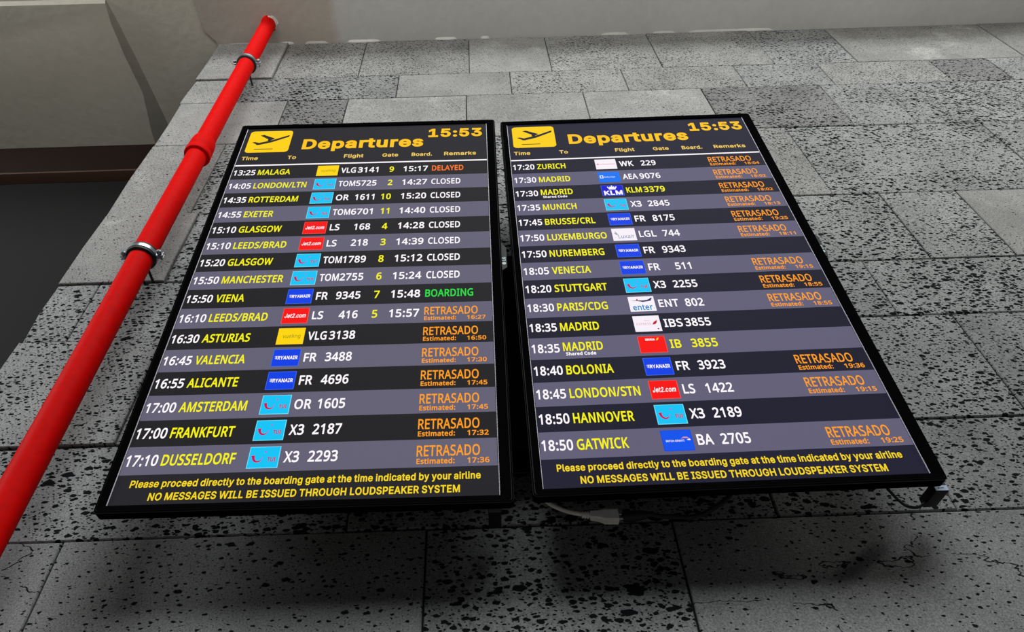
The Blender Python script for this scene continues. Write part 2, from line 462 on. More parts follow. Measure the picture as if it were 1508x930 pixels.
def clamp(z, label):
    t = empty('pipe_clamp', (pipe_x(z), PY, z))
    tag(t, label, 'clamp', 'clamps holding the red pipe')

    def ring(name, r0, r1, h, mat, z=0):
        bm = bmesh.new(); n = 36; vv = []
        for k in range(n):
            an = 2 * math.pi * k / n
            vv.append([bm.verts.new((r * math.cos(an), r * math.sin(an), zz + z)) for r, zz in ((r0, -h), (r1, -h * .8), (r1, h * .8), (r0, h))])
        for k in range(n):
            p, q = vv[k], vv[(k + 1) % n]
            for i in range(3): bm.faces.new((p[i], q[i], q[i + 1], p[i + 1])).smooth = False
        return from_bm(name, bm, mat, t)
    ring('rubber_liner', PR + .0001, PR + .0066, .0155, M_RUBBER)
    ring('steel_band', PR + .0060, PR + .0082, .0066, M_STEEL)
    for s in (-1, 1):
        bm = bmesh.new()
        xa, xb = sorted((s * (PR + .004), s * (PR + .024)))
        add_box(bm, xa, xb, -.0055, -.0025, -.0085, .0085, .001, 1)
        add_box(bm, xa, xb, .0025, .0055, -.0085, .0085, .001, 1)
        ear = from_bm('clamp_ear', bm, M_STEEL, t)
        xm = s * (PR + .0155)
        bm = bmesh.new(); tube_bm([(xm, -.0155, 0), (xm, .014, 0)], .0028, 8, bm=bm)
        tube_bm([(xm, -.0165, 0), (xm, -.0145, 0), (xm, -.0062, 0)], [.0042, .0062, .0062], 12, bm=bm)
        from_bm('screw', bm, M_STEEL, ear)
    from_bm('wall_stud', tube_bm([(0, PR + .006, 0), (0, -PY + .004, 0)], .0035, 10), M_RAIL, t)
    return t


clamp(.812, 'steel pipe clamp with black rubber lining, lower one, beside the left screen')
clamp(2.095, 'steel pipe clamp with black rubber lining, upper one, just under the ceiling')

# ------------------------------------------------------------------ flat print on the displays
DW, DH = .6805, 1.2096
PAL = {}
def pal(key, rgb, gain=1.0):
    PAL[key] = screen_mat('screen_' + key, rgb, gain)
pal('white', (255, 250, 255)); pal('yellow', (248, 242, 4)); pal('amber', (255, 196, 10)); pal('amber_soft', (244, 206, 96))
pal('orange', (255, 158, 24)); pal('deep_orange', (255, 118, 30)); pal('green', (40, 220, 70)); pal('foot_yellow', (246, 214, 30))
pal('logo_yellow', (255, 214, 0)); pal('sign_yellow', (255, 208, 0)); pal('olive', (140, 118, 20)); pal('cyan', (18, 196, 246)); pal('cyan_edge', (120, 225, 250)); pal('crimson', (200, 20, 84)); pal('violet', (160, 110, 215))
pal('red', (248, 14, 6)); pal('red_edge', (246, 80, 66)); pal('blue', (14, 64, 230)); pal('blue_edge', (60, 104, 235)); pal('royal_blue', (10, 14, 205)); pal('sky_blue', (10, 116, 245)); pal('ba_blue', (14, 84, 236))
pal('paper', (248, 240, 248)); pal('pink', (226, 150, 165)); pal('grey', (130, 140, 165)); pal('steel_blue', (70, 120, 165)); pal('teal', (20, 140, 200)); pal('navy', (50, 50, 105)); pal('brick', (190, 30, 50)); pal('gold', (255, 190, 60))
DARK = [screen_mat('screen_dark_row_warm', (34, 33, 35)), screen_mat('screen_dark_row_cool', (31, 30, 46))]
LIGHT = [screen_mat('screen_light_row_warm', (100, 97, 117)), screen_mat('screen_light_row_cool', (98, 95, 119))]
HEAD = [screen_mat('screen_header_warm', (37, 36, 40)), screen_mat('screen_header_cool', (33, 32, 50))]
M_SIGN = PAL['sign_yellow']

# letter outlines: humanist sans for the flight rows, grotesque for header and footer
FONT_ROW = '''A 430 0 0 187 482 242 482 428 0 366 0 308 148 118 148 61 0|138 202 290 202 236 347 230 367 221 396 214 419 210 405 207 392 203 378 193 347
B 437 65 0 65 480 202 480 257 477 303 468 338 453 364 431 379 400 384 361 382 334 374 311 361 290 343 274 320 262 293 255 293 251 312 247 331 241 348 234 363 224 376 212 386 197 394 180 399 160 400 136 395 96 380 63 356 36 322 16 282 4 234 0|126 275 214 275 251 278 279 284 299 295 312 310 319 330 322 354 319 378 309 397 294 411 272 420 242 426 205 428 126 428|126 51 222 51 261 54 290 62 311 76 325 94 333 116 336 141 333 165 324 185 310 202 288 215 257 222 218 225 126 225
C 425 261 -7 215 -3 174 7 139 24 109 46 85 75 65 109 52 149 44 192 41 240 44 287 53 330 67 368 88 403 114 431 146 455 183 472 225 483 271 486 320 483 364 474 404 458 379 407 364 413 348 420 330 425 311 430 292 432 271 433 223 427 182 410 149 381 124 343 110 296 105 240 109 184 123 137 146 98 178 69 219 52 270 46 291 47 311 49 330 52 348 56 367 60 385 65 385 13 367 7 348 2 329 -2 309 -5 286 -6
D 491 65 0 65 480 213 480 259 477 301 468 338 453 371 432 398 406 420 374 436 336 446 293 449 244 445 187 433 138 412 96 383 61 347 35 304 15 255 4 199 0|126 52 191 52 276 64 337 99 373 159 385 242 380 301 364 348 338 383 302 408 258 423 204 428 126 428
E 374 65 0 65 480 333 480 333 426 126 426 126 277 321 277 321 224 126 224 126 53 333 53 333 0
F 349 65 0 65 480 333 480 333 426 126 426 126 257 320 257 320 203 126 203 126 0
G 489 271 -7 224 -3 182 7 145 23 114 46 88 74 67 108 53 148 44 191 41 240 44 288 54 331 71 370 93 404 121 433 155 456 195 473 240 483 289 486 316 485 341 483 366 479 389 473 411 466 433 458 410 406 392 413 373 419 352 425 331 430 309 432 286 433 233 427 188 410 152 381 125 343 109 296 104 240 106 203 112 169 123 139 137 112 157 89 181 70 210 57 245 48 285 46 305 46 323 47 338 49 353 51 366 54 379 57 379 199 273 199 273 253 439 253 439 18 413 10 387 4 361 -1 333 -4 303 -6
H 498 65 0 65 480 126 480 126 277 371 277 371 480 432 480 432 0 371 0 371 224 126 224 126 0
I 228 27 0 27 35 83 48 83 431 27 445 27 480 200 480 200 445 144 431 144 48 200 35 200 0
J 184 -3 -128 -13 -127 -22 -127 -31 -125 -39 -123 -46 -121 -52 -119 -52 -68 -30 -73 -21 -74 -13 -74 -4 -75 7 -74 18 -72 28 -68 37 -62 45 -54 52 -44 58 -32 61 -16 62 3 62 480 122 480 122 7 118 -35 107 -69 88 -95 63 -113 32 -124
K 416 65 0 65 480 126 480 126 243 167 289 208 334 338 480 408 480 218 271 416 0 345 0 175 229 126 186 126 0
L 352 65 0 65 480 126 480 126 54 335 54 335 0
M 610 65 0 65 480 154 480 302 87 455 480 544 480 544 0 484 0 484 295 484 318 485 341 486 364 489 420 326 0 277 0 119 420 117 405 119 386 120 364 121 291 121 0
N 511 65 0 65 480 135 480 391 83 392 115 390 162 389 209 389 480 445 480 445 0 375 0 118 398 119 340 120 316 121 292 121 268 121 0
O 525 263 -7 216 -3 174 7 139 24 109 48 84 76 65 111 52 150 44 193 41 241 44 288 52 331 65 370 84 404 109 433 139 456 174 473 216 483 263 487 309 484 349 473 384 456 414 433 439 405 458 370 472 331 481 288 484 240 481 193 472 150 458 110 439 76 414 47 384 24 349 7 308 -3|263 46 312 51 352 69 382 98 403 137 416 184 420 240 416 297 403 344 382 382 352 411 313 428 263 434 214 428 174 411 143 382 122 344 109 297 105 240 109 184 122 137 143 98 173 69 213 51
P 407 65 0 65 480 192 480 249 475 295 463 329 443 353 415 367 380 372 338 370 313 364 288 354 264 340 243 320 224 294 208 263 196 225 189 181 187 126 187 126 0|126 238 174 238 216 241 250 248 276 261 295 279 306 304 310 336 306 364 296 387 280 405 257 418 225 425 187 428 126 428
R 418 65 0 65 480 197 480 252 476 296 464 329 446 353 419 367 385 372 343 370 319 366 298 358 279 348 264 336 250 322 239 307 229 292 221 276 215 408 0 337 0 221 198 126 198 126 0|126 249 197 249 233 252 261 259 283 272 298 290 307 313 310 340 306 369 297 391 281 407 259 418 230 425 194 427 126 427
S 369 166 -7 140 -6 115 -4 91 -1 70 4 51 9 34 16 34 74 52 67 72 60 94 54 119 50 143 47 169 46 201 48 228 55 249 66 265 82 274 101 277 123 276 138 272 151 267 163 258 173 247 183 232 192 214 202 191 211 164 222 126 238 96 256 72 276 54 300 44 329 40 364 42 388 49 410 60 429 74 446 92 460 114 471 138 480 165 485 193 486 219 485 243 483 266 479 287 473 307 467 326 459 307 408 290 414 272 420 253 426 233 430 213 432 192 433 165 431 142 425 124 414 112 400 104 383 101 363 103 348 106 335 111 323 120 313 131 303 144 294 161 285 182 276 206 267 233 256 257 245 278 233 296 221 310 207 322 191 330 173 335 152 337 128 332 89 317 56 291 29 256 9 215 -3
T 374 156 0 156 426 7 426 7 480 366 480 366 426 217 426 217 0
U 491 243 -7 188 -1 143 15 107 42 81 78 66 121 60 171 60 480 121 480 121 169 124 133 135 102 152 78 176 60 208 49 246 46 286 50 317 61 341 80 357 106 367 135 370 169 370 480 430 480 430 169 428 137 421 107 410 80 394 55 373 34 348 16 318 4 283 -4
V 403 171 0 0 480 63 480 171 172 178 153 184 134 189 117 194 100 198 83 201 67 205 83 209 100 214 117 219 135 225 154 232 173 339 480 403 480 232 0
W 625 135 0 8 480 71 480 146 187 151 166 155 146 160 127 163 108 166 90 169 73 171 91 175 110 179 130 183 150 188 170 194 190 279 480 341 480 429 188 435 167 440 147 445 127 449 107 453 89 455 73 458 90 461 108 465 127 479 187 553 480 616 480 488 0 427 0 334 314 323 353 314 388 310 409 309 401 306 389 303 372 298 352 293 333 287 312 196 0
X 394 3 0 162 250 13 480 80 480 197 291 316 480 379 480 231 251 391 0 322 0 195 208 66 0
Y 381 160 0 160 183 0 480 66 480 190 244 315 480 380 480 220 186 220 0
Z 385 26 0 26 46 278 426 34 426 34 480 351 480 351 434 99 54 358 54 358 0
0 385 191 -7 142 1 102 22 72 59 55 95 43 137 35 186 33 240 35 290 40 334 49 373 61 407 78 435 99 458 125 474 156 484 191 487 241 480 281 458 312 422 329 386 341 344 349 296 351 240 349 191 344 147 335 108 322 74 305 45 284 23 258 6 227 -3|191 44 224 49 249 65 268 92 281 130 289 180 291 240 289 300 281 349 268 388 249 415 224 431 191 437 159 431 133 415 115 388 102 349 95 300 92 240 95 180 102 131 115 93 133 65 159 49
1 385 181 0 181 335 181 381 183 418 164 400 142 381 91 339 60 379 189 480 238 480 238 0
2 385 32 0 32 49 158 176 181 199 201 221 219 240 234 259 247 278 257 296 264 315 268 334 269 355 267 380 259 400 246 415 229 427 208 434 185 436 162 435 142 430 123 424 105 415 87 403 69 390 38 430 57 445 79 458 102 470 128 479 155 484 185 486 226 482 262 471 291 452 312 427 325 396 330 359 328 334 323 311 314 288 303 267 288 245 271 224 252 202 230 179 207 155 107 56 349 54 349 0
3 385 162 -7 137 -6 114 -4 92 -1 71 4 50 11 30 19 30 75 51 65 73 58 95 51 118 47 141 44 163 43 202 46 233 54 256 68 271 87 281 110 284 138 280 165 268 186 249 202 222 213 189 220 150 222 103 222 103 273 150 273 187 275 217 284 240 298 257 316 267 338 271 363 268 385 260 403 247 417 230 428 208 434 183 437 159 435 136 431 117 425 99 417 80 407 62 396 33 437 51 449 72 461 96 471 123 480 152 485 183 486 229 483 266 471 294 453 315 428 327 400 331 367 328 337 319 312 304 290 284 274 260 261 232 253 267 243 296 231 318 214 333 192 343 166 346 136 344 110 337 85 326 62 311 42 291 25 266 11 237 1 202 -5
4 385 244 0 244 109 14 109 14 159 240 482 301 482 301 162 371 162 371 109 301 109 301 0|72 162 244 162 244 313 245 372 247 419 241 410 236 401 231 392 226 382 221 374 216 367
5 385 167 -7 142 -6 119 -4 97 0 76 5 58 12 42 19 42 75 60 66 79 58 101 52 124 47 146 45 167 44 200 46 229 55 253 69 271 89 282 115 285 147 282 176 273 200 257 219 234 233 203 242 165 244 152 244 138 243 122 241 107 239 94 237 83 234 54 253 72 480 312 480 312 426 122 426 111 287 142 291 155 293 169 294 185 294 231 290 270 278 302 257 326 229 341 195 346 153 341 107 325 68 299 36 263 12 219 -2
6 385 200 -7 171 -4 143 3 118 16 95 34 75 57 59 86 47 120 39 160 37 205 38 239 41 273 46 307 54 339 65 369 79 397 97 423 119 444 146 462 177 475 214 484 257 486 288 485 298 484 308 482 316 480 316 430 307 432 298 434 288 436 278 437 268 438 258 438 229 436 203 431 181 422 162 411 145 397 132 380 121 361 113 341 106 318 101 295 98 270 96 244 100 244 112 259 126 272 143 284 163 293 187 298 214 300 253 296 286 283 314 262 336 233 348 197 353 154 348 108 334 69 311 36 281 12 244 -2|199 43 226 46 249 55 268 70 283 92 291 120 294 154 292 183 284 207 271 227 253 242 230 251 201 254 181 252 163 248 146 241 132 231 120 220 110 208 103 194 98 180 97 166 98 147 102 128 108 108 117 91 128 75 142 61 159 51 178 45
7 385 91 0 288 426 30 426 30 480 351 480 351 434 156 0
8 385 193 -7 146 -3 106 8 75 27 51 53 38 85 33 122 34 143 39 162 47 179 57 195 69 209 83 221 99 232 115 242 132 251 110 265 90 281 73 299 59 320 51 344 48 372 50 395 57 416 67 434 81 450 98 463 118 473 141 480 165 485 191 486 231 483 265 473 295 457 317 434 331 406 335 371 334 353 330 336 323 321 313 307 302 295 289 283 275 273 260 263 244 254 263 244 281 233 298 222 313 209 325 196 336 181 344 164 349 145 351 124 346 87 332 55 308 29 276 9 238 -3|194 277 216 287 236 299 253 312 266 328 274 347 277 369 274 390 266 407 253 421 236 431 215 437 191 439 168 437 147 431 130 421 117 407 109 390 106 369 107 354 111 340 118 328 127 317 137 308 150 299 164 291 178 284|192 40 222 43 247 51 267 63 281 80 290 100 293 124 290 146 281 165 265 182 245 196 221 210 192 222 181 226 154 213 132 199 114 183 101 165 93 145 91 122 93 100 102 80 116 63 135 51 161 43
9 385 129 -7 98 -5 87 -4 77 -2 69 0 69 50 87 46 106 43 128 42 157 43 183 49 205 57 224 69 240 83 254 99 265 118 274 138 280 161 285 185 288 209 289 235 285 235 274 221 260 207 243 196 222 187 199 181 171 179 133 184 99 196 72 217 50 246 38 282 34 324 36 356 42 385 53 411 67 433 85 452 106 467 130 478 157 484 187 486 216 484 244 476 269 463 292 445 312 422 328 393 340 359 347 320 349 275 348 240 345 206 340 173 332 141 322 110 307 82 289 57 267 35 240 17 208 4 171 -4|184 226 205 227 223 231 240 239 254 248 266 259 276 272 284 286 288 299 289 314 288 333 284 352 278 371 269 388 258 404 244 418 227 428 208 434 187 437 161 433 138 424 119 409 104 387 95 359 92 325 95 296 102 272 115 252 132 237 155 229
: 180 89 278 79 279 69 283 60 289 54 297 50 309 48 324 50 339 54 351 60 359 69 365 79 368 89 369 100 368 110 365 119 359 126 351 130 339 132 324 130 309 126 297 119 289 110 283 100 279|89 -9 79 -8 69 -5 60 1 54 10 50 22 48 36 50 51 54 63 60 71 69 77 79 80 89 81 100 80 110 77 119 71 126 63 130 51 132 36 130 22 126 10 119 1 110 -5 100 -8
. 180 89 -9 79 -8 69 -5 60 1 54 10 50 22 48 36 50 51 54 63 60 71 69 77 79 80 89 81 100 80 110 77 119 71 126 63 130 51 132 36 130 22 126 10 119 1 110 -5 100 -8
/ 250 7 0 185 480 243 480 64 0
a 377 144 -7 114 -4 86 5 63 19 45 40 34 67 31 100 36 133 50 161 73 183 106 200 150 210 203 215 265 217 265 238 262 265 256 286 245 301 230 311 212 316 190 318 172 317 154 315 136 310 120 304 104 298 89 291 71 335 87 343 106 350 126 357 148 362 170 365 193 366 233 363 266 353 291 337 308 314 319 283 322 245 322 0 279 0 268 51 249 33 233 19 216 7 196 0 173 -5|158 41 187 44 212 52 234 66 251 86 261 112 264 144 264 176 211 174 171 170 140 163 118 152 103 138 95 121 92 99 94 81 100 66 110 55 124 47 140 43
b 414 228 -7 201 -5 178 0 158 9 142 20 128 32 116 46 111 46 99 0 57 0 57 510 116 510 116 386 115 344 113 312 128 327 142 339 158 351 178 359 201 364 228 366 269 361 305 345 335 319 358 283 372 237 376 180 372 123 358 77 335 40 305 14 269 -1|219 42 248 46 273 58 291 78 304 105 312 139 315 181 309 240 291 283 260 308 218 317 183 313 157 302 138 284 126 258 119 224 116 182 119 138 126 105 138 78 157 58 184 46
c 323 201 -7 171 -5 143 2 117 13 93 28 74 48 58 73 46 103 39 138 37 178 39 220 47 256 59 286 76 311 96 332 119 347 146 358 174 365 206 367 224 366 241 364 259 361 275 357 288 352 300 347 282 298 271 302 258 306 244 310 230 313 217 314 204 315 158 306 125 281 105 238 98 179 101 139 110 105 124 79 144 60 170 48 201 44 220 45 237 47 253 50 267 55 281 60 294 65 294 13 282 7 268 2 254 -2 239 -4 221 -6
d 414 185 -7 143 -2 107 14 77 40 55 76 41 123 37 179 41 236 55 283 78 319 108 346 144 361 185 367 211 365 234 360 254 351 270 340 285 328 297 314 301 314 299 339 297 367 297 510 356 510 356 0 308 0 300 48 285 34 271 21 254 9 234 0 211 -5|194 42 228 46 255 56 274 74 287 98 295 129 298 168 298 179 295 220 288 254 275 282 256 302 229 314 193 318 164 313 140 301 122 280 109 252 101 218 98 178 101 138 109 105 122 78 141 58 165 46
e 379 210 -7 177 -4 147 3 120 14 96 30 75 51 59 76 47 106 39 140 37 177 39 215 46 249 57 279 72 305 90 326 112 344 138 357 166 364 196 367 226 364 252 358 276 347 296 331 313 312 327 290 337 264 343 235 345 204 345 169 98 169 102 131 113 100 129 76 152 58 180 47 213 44 235 44 255 46 274 50 292 55 310 61 328 69 328 17 310 9 292 4 274 -1 255 -4 234 -6|99 216 283 216 280 244 273 269 262 290 245 306 223 315 195 318 169 315 147 306 129 291 114 271 105 245
f 232 73 0 73 314 10 314 10 342 73 362 73 383 77 425 87 458 104 483 127 500 156 510 190 514 204 513 217 512 229 510 241 507 251 505 260 502 244 455 220 462 210 464 201 465 191 465 173 463 158 457 147 446 139 430 134 409 132 383 132 360 223 360 223 314 132 314 132 0
g 414 195 -161 145 -159 102 -151 65 -138 65 -84 103 -100 148 -109 198 -112 227 -109 251 -100 271 -85 286 -65 295 -40 298 -11 298 3 298 27 300 48 268 17 231 -1 185 -7 142 -1 106 15 76 42 54 79 41 125 37 179 41 233 54 278 76 316 106 344 142 361 185 367 208 365 229 361 249 353 267 343 283 329 298 312 309 360 356 360 356 -6 352 -53 338 -92 317 -122 286 -144 245 -157|194 42 227 45 253 55 273 71 287 94 295 126 298 165 298 179 295 224 287 259 273 285 252 303 226 313 193 317 165 313 142 301 123 281 109 254 101 220 98 179 101 138 109 104 123 77 141 57 165 46
h 416 57 0 57 510 116 510 116 361 116 343 115 326 113 310 117 310 130 327 146 341 164 352 185 360 206 364 229 366 269 363 302 352 328 335 346 310 357 276 361 234 361 0 302 0 302 230 293 278 266 307 222 317 186 313 158 302 139 283 126 257 119 225 116 186 116 0
i 174 87 420 78 421 70 424 62 429 57 436 54 446 52 457 54 469 57 479 62 486 70 491 78 494 87 495 96 494 104 491 111 486 117 479 120 469 122 457 120 446 117 436 111 429 104 424 96 421|57 0 57 360 116 360 116 0
j 174 87 420 78 421 70 424 62 429 57 436 54 446 52 457 54 469 57 479 62 486 70 491 78 494 87 495 96 494 104 491 111 486 117 479 120 469 122 457 120 446 117 436 111 429 104 424 96 421|15 -161 4 -161 -6 -160 -15 -159 -23 -157 -30 -155 -37 -153 -37 -105 -16 -110 -9 -111 -1 -112 7 -112 21 -111 33 -107 43 -100 51 -90 56 -75 57 -56 57 360 116 360 116 -54 113 -85 105 -111 92 -133 73 -148 47 -158
k 359 57 0 57 510 116 510 116 244 115 216 113 185 128 201 144 221 158 238 273 360 343 360 197 206 353 0 281 0 156 168 116 132 116 0
l 174 57 0 57 510 116 510 116 0
m 628 57 0 57 360 105 360 113 311 117 311 129 328 144 342 162 353 182 361 202 365 223 367 273 360 310 340 333 306 350 325 366 340 386 352 407 360 429 365 452 367 489 363 520 353 543 335 560 310 570 277 574 234 574 0 515 0 515 232 507 279 483 308 442 317 410 314 385 304 367 287 355 264 347 234 345 199 345 0 286 0 286 232 278 279 253 308 212 317 180 313 155 302 137 283 125 258 118 226 116 187 116 0
n 416 57 0 57 360 105 360 113 311 117 311 130 328 146 342 165 353 186 361 208 365 230 367 270 363 302 353 328 335 346 310 357 277 361 234 361 0 302 0 302 230 293 278 266 307 222 317 186 313 158 302 139 283 126 258 119 226 116 187 116 0
o 407 202 -7 172 -4 143 3 117 15 94 32 75 53 58 79 46 109 39 143 37 181 42 236 57 282 82 318 116 345 156 361 204 367 236 364 264 357 290 345 314 328 333 307 349 282 361 252 368 218 370 181 365 126 350 79 325 42 291 15 250 -1|203 42 237 46 263 59 283 80 298 107 306 141 309 181 306 220 298 253 283 281 263 301 236 313 203 317 169 313 143 301 123 281 109 253 101 220 98 181 101 141 109 107 123 80 143 59 170 46
p 414 57 -161 57 360 105 360 113 311 128 326 142 339 158 351 178 360 201 365 228 367 270 362 305 346 335 320 358 284 372 238 376 181 372 124 358 78 335 41 305 14 269 -1 228 -7 202 -5 179 0 159 9 142 20 128 32 116 46 112 46 115 17 116 -13 116 -161|219 42 240 44 258 50 273 60 286 74 296 90 305 110 310 132 314 155 315 181 312 220 304 253 291 280 272 301 248 313 218 317 185 314 159 303 140 286 127 262 119 231 116 192 116 181 119 140 126 106 138 78 157 58 184 46
r 278 57 0 57 360 105 360 112 294 128 313 143 330 160 345 179 357 201 364 225 367 247 366 267 363 260 308 241 312 221 313 203 311 186 306 169 298 154 286 141 272 131 256 123 236 118 215 116 192 116 0
s 322 148 -7 124 -6 102 -4 83 -1 66 4 50 9 35 16 35 70 50 63 68 56 87 50 107 45 128 42 149 41 176 43 198 47 214 55 225 66 232 79 234 94 234 103 231 111 227 118 221 125 212 133 200 140 186 147 168 155 146 164 124 173 104 182 86 191 71 200 58 211 48 223 40 237 36 253 34 271 38 299 51 323 72 342 99 356 132 364 169 367 191 366 211 364 231 360 249 355 267 350 284 343 264 296 248 301 233 307 216 312 200 315 183 318 165 318 143 317 124 313 110 307 99 298 93 287 91 275 92 265 95 257 99 249 107 243 116 236 129 229 144 222 162 215 183 206 205 198 225 189 242 180 257 170 269 159 279 147 286 133 290 118 291 99 287 67 274 41 253 20 224 5 189 -4
t 243 167 -7 149 -6 132 -2 115 3 100 11 87 22 77 37 68 55 63 78 62 105 62 314 11 314 11 343 62 366 86 443 121 443 121 360 225 360 225 314 121 314 121 106 123 86 128 70 137 57 148 49 162 43 177 42 186 42 196 43 205 44 228 49 228 4 221 1 212 -1 201 -4 189 -5 178 -6
u 416 184 -7 144 -3 111 7 86 25 68 49 57 83 53 124 53 360 113 360 113 128 122 81 148 52 193 42 229 46 256 57 276 76 289 102 296 134 299 173 299 360 358 360 358 0 310 0 301 48 285 31 269 17 250 6 229 -1 207 -5
v 342 136 0 0 360 63 360 140 148 151 115 162 80 169 52 179 81 190 116 201 148 278 360 341 360 204 0
w 528 106 1 7 361 69 361 118 169 132 110 136 92 139 75 142 61 151 89 159 125 169 158 232 361 297 361 359 158 373 108 377 91 381 76 383 62 387 74 390 90 395 108 410 169 460 361 520 361 420 1 351 1 289 203 284 222 279 240 274 258 265 299 253 258 249 240 244 221 238 203 173 1
x 356 12 0 142 184 18 360 85 360 178 224 270 360 336 360 212 184 343 0 276 0 178 144 79 0
y 343 56 -161 46 -161 37 -160 28 -160 7 -156 7 -109 25 -111 47 -113 66 -111 83 -105 97 -95 108 -82 118 -67 127 -49 146 -1 1 360 64 360 142 155 160 104 165 88 169 72 172 57 187 101 206 156 279 360 343 360 187 -50 174 -81 157 -108 139 -131 116 -148 89 -158
æ 403 64 0 64 480 339 480 339 0|98 34 306 34 306 445 98 445'''
